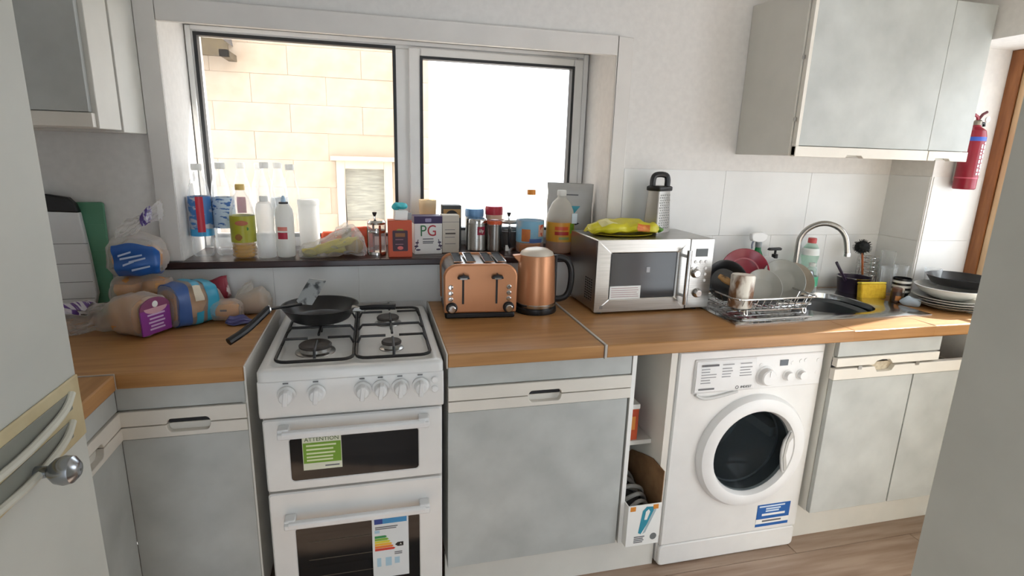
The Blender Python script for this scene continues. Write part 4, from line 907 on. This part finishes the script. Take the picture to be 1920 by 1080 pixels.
# ------------------------------------------------------------------ on the microwave
o = thing('food_packet', 'crumpled yellow food packet lying on a plate on the microwave', 'packet', (1.246, -.150, MZ+.008), rz=-.05)
YP = mat('packet yellow', '#d9cf2c', .4, col2='#c9bd22', scale=7)
P = [(-.150, .02, .006, 0, .010, .3), (-.135, .060, .014, 0, .016, .1), (-.06, .078, .022, 0, .024, .05), (.03, .082, .024, 0, .026, .05), (.10, .066, .018, 0, .021, .1), (.128, .03, .008, 0, .014, .3)]
bag_mesh(P, 36, 2.4, .013, 41, sub=6).build('packet_film', YP, o)
bag_mesh(P, 14, 2.4, .013, 41, sub=6, srange=(.02, .085), off=.0015, a=(PI*.85, PI*1.15)).build('orange_print', mat('print orange2', '#cf6f2c', .5, col2='#d98a3a', scale=40, ramp=(.5, .55)), o)
bag_mesh(P, 14, 2.4, .013, 41, sub=6, srange=(-.12, -.06), off=.0015, a=(PI*.3, PI*.8)).build('pale_panel', mat('packet cream', '#e6dfa0', .5), o)
MB().sphere((.135, -.01, .013), .02, (1.1, 1.6, .5)).jitter(.008, 40, 6).build('green_corner', mat('packet green', '#5f9a35', .5), o)
o = MB().lathe([(0, 0), (.05, 0), (.080, .006), (.081, .008), (.05, .0025), (0, .0025)], 40).build('plate', mat('yellow plate', '#c9bb2a', .35)); o.scale = (1.55, 1, 1); o.location = (1.235, -.155, MZ); tag(o, 'flat yellow plate under the food packet on the microwave', 'plate')
o = thing('box_grater', 'steel box grater with black handle standing on the microwave', 'grater', (1.418, -.085, MZ), rz=.5)
MB().loft([[(x_, y_, z_) for x_, y_ in rr(-w, w, -d, d, .006, 3)] for w, d, z_ in ((.049, .034, 0), (.040, .026, .165))], (False, False)).build('grater_body', mat('grater steel', '#a8a49e', .42, .8), o, smooth=50)
MB().loft([[(x_, y_, z_) for x_, y_ in rr(-w, w, -d, d, .006, 3)] for w, d, z_ in ((.044, .030, .163), (.046, .032, .166), (.046, .032, .178), (.040, .028, .182))]).build('collar', BLACK, o, smooth=40)
MB().tube([(-.030, 0, .178), (-.031, 0, .208), (-.022, 0, .226), (.022, 0, .226), (.031, 0, .208), (.030, 0, .178)], .0115, 10, smooth=2).xf(Matrix.Rotation(-.6, 4, 'Z')).build('handle', BLACK, o)
b = MB()
for j in range(14):
    for i in range(5): b.sphere((-.030+.015*i+(.004 if j % 2 else 0), -.0345+.0005*j, .020+.0098*j), .0036, (1, .5, .7), 6)
b = b.build('rasp_teeth', STEEL, o); b['kind'] = 'stuff'
for j in range(13): box('slicer_slot', STEEL, (.0435-.00055*j, .0495-.00055*j, -.022, .022, .018+.0108*j, .022+.0108*j), o)

# ------------------------------------------------------------------ sink, tap and washing up
sk = thing('sink', 'stainless steel sink with drainer set in the right worktop', 'sink', (0, 0, ZT))
bc = (2.12, -.255)
def se(rx, ry, z, n=48, e=3.0):
    L = []
    for i in range(n):
        a = 2*PI*i/n+PI/4; c_, s_ = math.cos(a), math.sin(a); L.append((bc[0]+rx*math.copysign(abs(c_)**(2/e), c_), bc[1]+ry*math.copysign(abs(s_)**(2/e), s_), z))
    return L
def rect_match(x0, x1, y0, y1, z, n=48):
    L = []
    hx, hy = (x1-x0)/2, (y1-y0)/2; mx, my = (x0+x1)/2, (y0+y1)/2
    for i in range(n):
        a = 2*PI*i/n+PI/4; c_, s_ = math.cos(a), math.sin(a); k_ = 1/max(abs(c_), abs(s_)); L.append((mx+hx*c_*k_, my+hy*s_*k_, z))
    return L
MB().loft([rect_match(1.545, 2.425, -.480, -.035, .0005), rect_match(1.545, 2.425, -.480, -.035, .004), rect_match(1.556, 2.414, -.470, -.045, .006), se(.176, .166, .006), se(.170, .160, .0035), se(.165, .155, -.03), se(.150, .140, -.15), se(.10, .09, -.158), se(.03, .03, -.160)], (False, True)).build('basin', STEELD, sk, smooth=40)
for i in range(7): MB().tube([(1.60+.006*i, -.44+.055*i, .0062), (1.90, -.44+.055*i, .0058)], .0035, 6).build('drainer_rib', STEELD, sk)
MB().lathe([(.034, 0), (.036, .002), (.028, .003), (0, .002)], 24, (2.12, -.255, -.1595)).build('drain', CHROME, sk)
ZK = ZT+.0065
wb_ = thing('washing_up_bowl', 'dark grey washing up bowl standing in the sink', 'bowl', (bc[0], bc[1], ZT-.1575))
MB().loft([[(x_-bc[0], y_-bc[1], z_) for x_, y_, z_ in se(rx, ry, z0)] for rx, ry, z0 in ((.085, .075, .0), (.135, .125, .13), (.150, .140, .138), (.150, .140, .142), (.130, .120, .132), (.083, .073, .006))], (True, True)).build('bowl_shell', mat('dark plastic', '#34383c', .4), wb_)
tp = thing('mixer_tap', 'chrome swan neck tap behind the sink', 'tap', (2.125, -.066, ZK))
MB().lathe([(.026, 0), (.026, .006), (.020, .012), (.018, .05), (.014, .056)], 24).build('tap_base', CHROME, tp)
MB().tube([(0, 0, .05), (0, 0, .20), (.0, 0, .24), (.02, -.02, .285), (.06, -.055, .312), (.105, -.09, .30), (.135, -.112, .26), (.145, -.12, .19)], .0115, 12, smooth=3).build('spout', STEEL, tp)
MB().cyl((.145, -.12, .19), (.146, -.121, .175), .0135).build('aerator', CHROME, tp)
MB().cyl((.016, 0, .035), (.05, 0, .05), .006).build('lever', CHROME, tp)

# dish rack
rk = thing('dish_rack', 'chrome wire dish rack full of washing up on the drainer', 'dish rack', (0, 0, ZK))
def rect_loop(x0, x1, y0, y1, z): return [(x_, y_, z) for x_, y_ in rr(x0, x1, y0, y1, .03, 4)]
RX0, RX1, RY0, RY1 = 1.580, 1.935, -.425, -.125
MB().tube(rect_loop(RX0, RX1, RY0, RY1, .070), .0038, 8, True).build('top_rim', CHROME, rk)
MB().tube(rect_loop(RX0+.02, RX1-.02, RY0+.02, RY1-.02, .022), .0032, 8, True).build('base_rim', CHROME, rk)
for i in range(11):
    xx = RX0+.035+i*.0285
    MB().tube([(xx, RY0, .070), (xx, RY0+.022, .022), (xx, RY1-.022, .022), (xx, RY1, .070)], .0020, 6).build('wire', CHROME, rk)
for i in range(5):
    yy = RY0+.05+i*.05
    MB().tube([(RX0, yy, .070), (RX0+.022, yy, .0225), (RX1-.022, yy, .0225), (RX1, yy, .070)], .0020, 6).build('wire', CHROME, rk)
for xx in (RX0+.05, RX1-.05):
    for yy in (RY0+.02, RY1-.02): MB().tube([(xx, yy, .024), (xx, yy-.004, .006), (xx+.012, yy-.004, .004), (xx+.012, yy, .024)], .0035, 8, smooth=1).build('foot', CHROME, rk)
RZ = ZK+.026
def plate_mesh(r, d=.018): return MB().lathe([(0, 0), (r*.55, 0), (r*.62, .003), (r*.97, d), (r, d+.002), (r*.98, d+.003), (r*.60, .007), (r*.52, .004), (0, .004)], 44)
def plate(label, c, r, m, rot, d=.018, grp='dishes in the rack', name='plate', cat='plate'):
    o = thing(name, label, cat, c, rot=rot, group=grp); plate_mesh(r, d).build('dish', m, o); return o
RED = mat('red glaze', '#8c1f33', .25, col2='#7c1a2c', scale=3); GRY = mat('grey glaze', '#86867f', .25, col2='#777770', scale=5); STON = mat('stone glaze', '#8d8271', .4, col2='#786e5f', scale=14); WGL = mat('white glaze', '#e3e3e0', .2)
def up(c, r, tilt): return (c[0], c[1], RZ+r*math.sin(tilt)+.004)
o = plate('dark red plate standing upright at the back of the rack', (1.775, -.185, RZ+.090), .096, RED, (1.20, 0, -.4))
MB().lathe([(.060, .0075), (.060, .0085), (.055, .0085), (.055, .0075)], 40, caps=(False, False)).build('rim_line', mat('rim rose', '#b0606a', .3), o)
o = thing('bowl', 'white bowl upright between the red plate and the soap pump', 'bowl', (1.895, -.150, RZ+.066), rot=(1.05, 0, .35), group='dishes in the rack')
def bowl_mesh(r, h): return MB().lathe([(0, 0), (r*.45, 0), (r*.5, .004), (r*.85, h*.55), (r, h), (r*.97, h+.001), (r*.80, h*.55), (r*.42, .008), (0, .007)], 40)
bowl_mesh(.070, .05).build('dish', WGL, o)
plate('grey plate leaning in the middle of the rack', (1.905, -.255, RZ+.068), .085, GRY, (1.0, .0, -.3))
o = plate('smaller grey dish with dark edge in front of the grey plate', (1.755, -.325, RZ+.058), .070, mat('warm grey glaze', '#908f88', .3), (1.05, 0, -.3), .024)
plate('brown speckled plate at the right end of the rack', (2.005, -.215, ZT+.090), .072, STON, (.95, 0, -.05))
o = thing('mug', 'tea stained white mug upside down in the front left of the rack', 'mug', (1.631, -.374, RZ+.002), rot=(0, -.04, -2.3))
STN = mat('stained mug', '#e3ddd0', .35, col2='#7a5233', scale=20, stretch=(1, 1, .5), detail=5, ramp=(.46, .60))
MB().lathe([(.036, .0), (.043, .004), (.043, .118), (.039, .124), (.036, .124), (0, .122)], 36, caps=(False, False)).build('cup', STN, o)
MB().tube([(-.042, 0, .10), (-.064, 0, .095), (-.070, 0, .06), (-.062, 0, .03), (-.042, 0, .025)], .006, 8, smooth=2).build('mug_handle', STN, o)
o = thing('wok', 'black pan with worn wooden handle propped against the microwave', 'pan', (1.640, -.262, RZ+.075))
MB().lathe([(0, 0), (.055, 0), (.080, .03), (.082, .032), (.078, .031), (.053, .004), (0, .004)], 40).xf(Matrix.Rotation(-.25, 4, 'Z') @ Matrix.Rotation(1.15, 4, 'X') @ Matrix.Translation((0, 0, -.016))).build('pan_body', NONST, o)
MB().tube([(-.055, -.035, .030), (-.045, -.055, .022), (-.022, -.068, .008)], [.009, .013, .014, .011], 10, smooth=1).build('pan_handle', mat('worn wood', '#b58c56', .5, col2='#3c2a1c', scale=18, ramp=(.5, .62)), o)
o = thing('cutlery', 'black handled knife lying across the front of the rack', 'knife', (1.715, -.400, RZ+.024), rot=(0, .04, -.04))
MB().box(-.03, .055, -.008, .008, -.006, .006).build('handle', BLACK, o, .003); MB().prism([(.055, -.008), (.17, -.006), (.18, .002), (.055, .008)], -.001, .001, 'xy').build('blade', STEELD, o)
for i, (xx, yy, a_) in enumerate(((1.835, -.400, .06), (1.845, -.378, -.06))):
    o = thing('fork', 'steel fork lying in the front of the rack' if i == 0 else 'steel spoon lying beside the fork in the rack', 'cutlery', (xx, yy, RZ+.006), rz=a_, group='cutlery in the rack')
    MB().tube([(-.09, 0, 0), (.03, 0, .004), (.06, 0, .004)], .0028, 6).build('handle', CHROME, o); MB().sphere((.075, 0, .004), .014, (1.5, .8, .25)).build('head', CHROME, o)
o = thing('cup', 'dull steel cup upside down beside the sink', 'cup', (2.128, -.130, ZK), group='dishes in the rack'); MB().lathe([(.040, 0), (.041, .003), (.030, .100), (.026, .106), (0, .106)], 32, caps=(False, False)).build('body', mat('dull steel', '#8f9194', .3, .8), o); MB().lathe([(.0415, .0), (.043, .003), (.0412, .006)], 32, caps=(False, False)).build('rim', STEELD, o)
# bottles behind
o = thing('spray_bottle', 'green spray bottle with white trigger behind the rack', 'spray bottle', (1.925, -.062, ZK))
MB().lathe([(.030, 0), (.034, .006), (.034, .13), (.028, .155), (.014, .185), (.0125, .20)], 28, sy=.75).build('body', film('green plastic', '#1f8a55', .72, .2, '#5fc08c'), o)
MB().lathe([(.0135, .198), (.0135, .218), (.011, .222)], 18).build('collar', mat('collar grey', '#8a8f92', .5), o)
MB().prism([(-.045, .240), (-.040, .226), (-.010, .220), (.012, .220), (.032, .232), (.034, .252), (.010, .262), (-.030, .262), (-.045, .256)], -.011, .011).build('spray_head', WPLAS, o, .004)
MB().tube([(-.024, 0, .230), (-.033, 0, .212), (-.030, 0, .192)], .004, 8, smooth=1).build('trigger', mat('trigger grey', '#8a8fa0', .5), o)
o = thing('soap_dispenser', 'pale soap dispenser with black pump behind the white bowl', 'soap dispenser', (2.018, -.058, ZK))
MB().lathe([(.030, 0), (.033, .005), (.033, .125), (.026, .142), (.013, .148)], 28).build('body', mat('soap body', '#dfe0dc', .35), o); MB().lathe([(.013, .147), (.013, .165), (.005, .167), (.005, .185)], 16).build('pump_stem', BLACK, o); MB().prism([(-.038, .186), (-.036, .182), (.024, .182), (.028, .190), (.020, .195), (-.030, .193)], -.008, .008).build('pump_head', BLACK, o, .002)
o = bottle('clear green washing up bottle with red cap behind the tap', (2.205, -.055, ZK), [(.030, 0), (.036, .006), (.037, .09), (.030, .12), (.036, .15), (.034, .185), (.022, .205), (.014, .212), (.014, .228)], (mat('cap red', '#c04a4a', .4), .018, .022), [(.16, .19, mat('collar white', '#e8ebea', .4))], (.075, film('green soap', '#57b890', .5, .1, '#9fe0c4')), film('mint plastic', '#dcefe6', .35, .15, '#e6f6ee'))
o = bottle('small clear bottle with green label beside the tap foot', (2.178, -.105, ZK), [(.026, 0), (.030, .005), (.030, .085), (.022, .11), (.012, .118), (.012, .128)], (WCAP, .0135, .014), [(.03, .075, mat('green label', '#58b58c', .4, col2='#dfece6', scale=20, ramp=(.5, .55)))], None, PET)
# right of the sink
o = thing('saucepan', 'purple saucepan with slim handle behind the sink', 'saucepan', (2.405, -.115, ZT))
PUR = mat('aubergine enamel', '#2e2036', .3); MB().lathe([(0, 0), (.052, 0), (.060, .006), (.068, .072), (.070, .074), (.066, .073), (.058, .010), (0, .006)], 36).build('pan_body', PUR, o); MB().lathe([(.0705, .072), (.0715, .076), (.067, .076)], 36, caps=(False, False)).build('pan_rim', STEELD, o)
MB().tube([(-.060, -.015, .060), (-.10, -.03, .095), (-.155, -.045, .150)], .006, 8, smooth=1).build('handle', PUR, o)
o = thing('sponge', 'yellow washing up sponge leaning on the purple saucepan', 'sponge', (2.402, -.235, ZT), rot=(-.18, 0, -.12))
box('foam', mat('sponge yellow', '#d9b428', .8, col2='#c99f1c', scale=60, bump=.3), (-.060, .060, 0, .028, .001, .066), o, .006); box('scourer', mat('sponge top', '#e6cf4a', .8), (-.060, .060, .0005, .0275, .066, .074), o, .003)
o = thing('wire_caddy', 'wire cutlery caddy holding the black brush by the wall', 'caddy', (2.52, -.065, ZT))
MB().lathe([(0, 0), (.042, 0), (.042, .004), (0, .004)], 28).build('base', CHROME, o)
for i in range(8): MB().tube([(.042*math.cos(a), .042*math.sin(a), z) for a, z in [(2*PI*k/20, .012+i*.020) for k in range(20)]], .0018, 6, True).build('wire_ring', CHROME, o)
for i in range(6): MB().tube([(.0435*math.cos(PI/3*i), .0435*math.sin(PI/3*i), .0), (.0435*math.cos(PI/3*i), .0435*math.sin(PI/3*i), .155)], .002, 6).build('wire_upright', CHROME, o)
o = thing('dish_brush', 'black round dish brush with copper stem standing in the caddy', 'brush', (2.505, -.075, ZT+.005), rot=(.05, -.27, 0))
MB().cyl((0, 0, 0), (0, 0, .185), .0045).build('stem', mat('copper stem', '#b5673c', .4, .4), o)
b = MB().sphere((0, 0, .205), .030, (1, 1, .9))
for i in range(220):
    a, c_ = random.uniform(0, 2*PI), random.uniform(-1, 1); s_ = math.sqrt(1-c_*c_); d_ = Vector((s_*math.cos(a), s_*math.sin(a), c_*.9)); p_ = Vector((0, 0, .205)); b.cyl(p_+d_*.024, p_+d_*.040, .0013, .0005, 4)
b.build('bristles', mat('black bristle', '#111416', .8), o)['kind'] = 'stuff'
def glass(label, loc, r, h):
    o = thing('drinking_glass', label, 'glass', loc, group='glasses by the right wall'); MB().lathe([(0, .0), (r*.75, 0), (r*.78, .004), (r, h), (r*.965, h), (r*.72, .012), (0, .010)], 28).build('tumbler', CLEAR, o); return o
glass('tall glass by the right wall behind the jar', (2.535, -.165, ZT), .030, .125); glass('glass nearest the right wall corner', (2.585, -.105, ZT), .030, .185); glass('short glass next to the striped mug', (2.585, -.178, ZT), .028, .135)
glass('upturned glass at the window corner by the dark pan', (2.672, -.255, .9305), .032, .115)
o = thing('jar', 'small dark jar with pale lid between sponge and plates', 'jar', (2.452, -.292, ZT)); MB().lathe([(.018, 0), (.021, .003), (.021, .042), (.017, .050)], 24).build('body', mat('dark jar', '#2a1d1a', .3, col2='#4a2a1e', scale=30), o); MB().lathe([(.019, .048), (.019, .062), (.017, .064), (0, .064)], 20).build('lid', mat('jar lid', '#5a3a2c', .4), o)
MB().lathe([(.0215, .012), (.0215, .032)], 8, a0=-PI*.8, a1=-PI*.45).build('jar_label', mat('jar label', '#b5763a', .5), o)
o = bottle('small clear spice jar touching the dark jar', (2.492, -.272, ZT), [(.016, 0), (.018, .003), (.018, .045), (.013, .052)], (mat('pale lid', '#cfc6b8', .5), .016, .014), (), (.03, mat('spice', '#9a8468', .8)), CLEAR, 'jar', None, 'spice_jar')
o = thing('mug', 'black and white striped mug behind the stacked plates', 'mug', (2.525, -.245, ZT+.0)); MB().lathe([(.028, 0), (.034, .004), (.036, .094), (.033, .094), (.030, .008), (0, .006)], 32, caps=(True, False)).build('cup', mat('mug black', '#15171c', .3), o)
for zz in (.040, .060, .080): MB().lathe([(interp([(.034, .004), (.036, .094)], zz)+.0006, zz-.005), (interp([(.034, .004), (.036, .094)], zz)+.0008, zz+.005)], 32, caps=(False, False)).build('white_stripe', WGL, o)
o = thing('dish_cloth', 'crumpled pale blue cloth beside the stacked plates', 'cloth', (2.470, -.345, ZT)); MB().sphere((0, 0, .018), .032, (.9, 1.1, .62), 24).jitter(.014, 32, 5).build('cloth', mat('pale blue cloth', '#aebccc', .9, bump=.2), o)
# stack of plates and bowl
PC = (2.605, -.395); SG = mat('plate stone', '#b9b8b0', .3, col2='#a9a79c', scale=9); SW = mat('plate white', '#dfdfdb', .25)
for i, (lab, m, r_) in enumerate((('bottom plate of the stack at the right end of the worktop', SG, .130), ('second plate from the bottom of the right stack', SG, .132), ('third plate from the bottom of the right stack', SW, .130), ('top plate of the right stack under the white bowl', SG, .128))):
    o = thing('plate', lab, 'plate', (PC[0]+(.006, -.004, .004, -.002)[i], PC[1]+(.0, .004, -.003, .002)[i], ZT+.0005+i*.0095), group='stacked plates'); plate_mesh(r_, .018).build('dish', m, o)
o = thing('bowl', 'wide white bowl on top of the stacked plates', 'bowl', (2.625, -.375, ZT+.0345)); bowl_mesh(.125, .050).build('dish', WGL, o)
o = thing('pan', 'black frying pan lying on top of the white bowl', 'pan', (2.690, -.365, ZT+.0345+.0515))
MB().lathe([(0, 0), (.095, 0), (.102, .004), (.122, .034), (.124, .036), (.120, .035), (.100, .006), (0, .005)], 44).build('pan_body', NONST, o); MB().tube([(.02, -.115, .030), (.05, -.18, .040), (.07, -.25, .042)], .010, 8, smooth=1).build('pan_handle', BLACK, o)

# ------------------------------------------------------------------ fire extinguisher on the window reveal
o = thing('fire_extinguisher', 'red fire extinguisher hung on the white reveal of the right window', 'fire extinguisher', (2.735, -.258, 1.385))
EX = mat('extinguisher red', '#8c1329', .3)
MB().lathe([(.036, 0), (.040, .004), (.040, .215), (.034, .238), (.016, .252), (.013, .262)], 32).build('cylinder', EX, o)
MB().lathe([(.0405, .196), (.0405, .212)], 32, caps=(False, False)).build('blue_band', mat('band blue', '#2f55b5', .4), o)
MB().lathe([(.0408, .045), (.0408, .050)], 32, caps=(False, False)).build('seam_band', mat('band rose', '#c8566a', .4), o)
LM = mat('ext print', '#e3d2d6', .5)
b = MB(); rd = random.Random(3)
for j in range(3):
    z = .06
    while z < .185:
        h_ = rd.uniform(.006, .018); a_ = -PI/2-.15+j*.33
        b.lathe([(.0412, z), (.0412, z+h_)], 3, a0=a_, a1=a_+.2+.1*(j == 1)); z += h_+.005
b.build('printed_lettering', LM, o)
MB().lathe([(.013, .258), (.015, .262), (.015, .275), (.010, .280)], 18).build('valve', mat('brass valve', '#8c8478', .35, .8), o)
MB().tube([(0, 0, .272), (-.012, -.004, .292), (-.034, -.006, .300)], .006, 8).build('carry_handle', EX, o)
MB().tube([(0, 0, .280), (.012, -.004, .302), (.030, -.006, .312)], .0055, 8).build('squeeze_lever', mat('lever dark', '#5a1a26', .4), o)
MB().tube([(.012, 0, .268), (.034, 0, .268), (.036, 0, .255)], .006, 8).build('nozzle', BLACK, o); MB().lathe([(.011, 0), (.011, .006), (0, .007)], 16, (.028, -.012, .282), 'y').build('pressure_gauge', WPLAS, o)
MB().box(-.012, .012, .036, .0465, .03, .20).build('wall_bracket', mat('bracket', '#c8c6c2', .5), o)

# ------------------------------------------------------------------ open door beside the camera
d = sempty('door_1', (-.15, -1.14, 0))
DP = mat('door paint', '#d3d3cb', .55, col2='#c6c8c2', scale=3)
box('door_leaf', DP, (-.042, 0, -.78, 0, .005, 2.0), d, .003)
box('lock_plate', mat('old cream paint', '#cfc19b', .6, col2='#bfae86', scale=12), (0, .004, -.30, -.004, 1.02, 1.122), d, .003)
LP = mat('latch paint', '#d6d4c6', .45); 
for z0, y0, y1 in ((1.090, -.275, -.035), (1.048, -.255, -.045)):
    box('latch_recess', mat('recess grey', '#8a8b82', .6), (.004, .0055, y0, y1, z0-.014, z0+.014), d, .002)
    MB().tube([(.007, y0, z0-.012), (.011, y0+.06, z0-.014), (.013, (y0+y1)/2, z0-.012), (.011, y1-.03, z0-.004), (.007, y1, z0+.012)], .0055, 8, smooth=2).build('latch_bar', LP, d)
MB().lathe([(.009, 0), (.008, .016), (.011, .019), (.0175, .026), (.0205, .036), (.0185, .046), (.011, .053), (0, .0555)], 28, (.004, -.150, 1.036), 'x').build('door_knob', mat('knob chrome', '#a5a8ad', .22, 1.0), d)
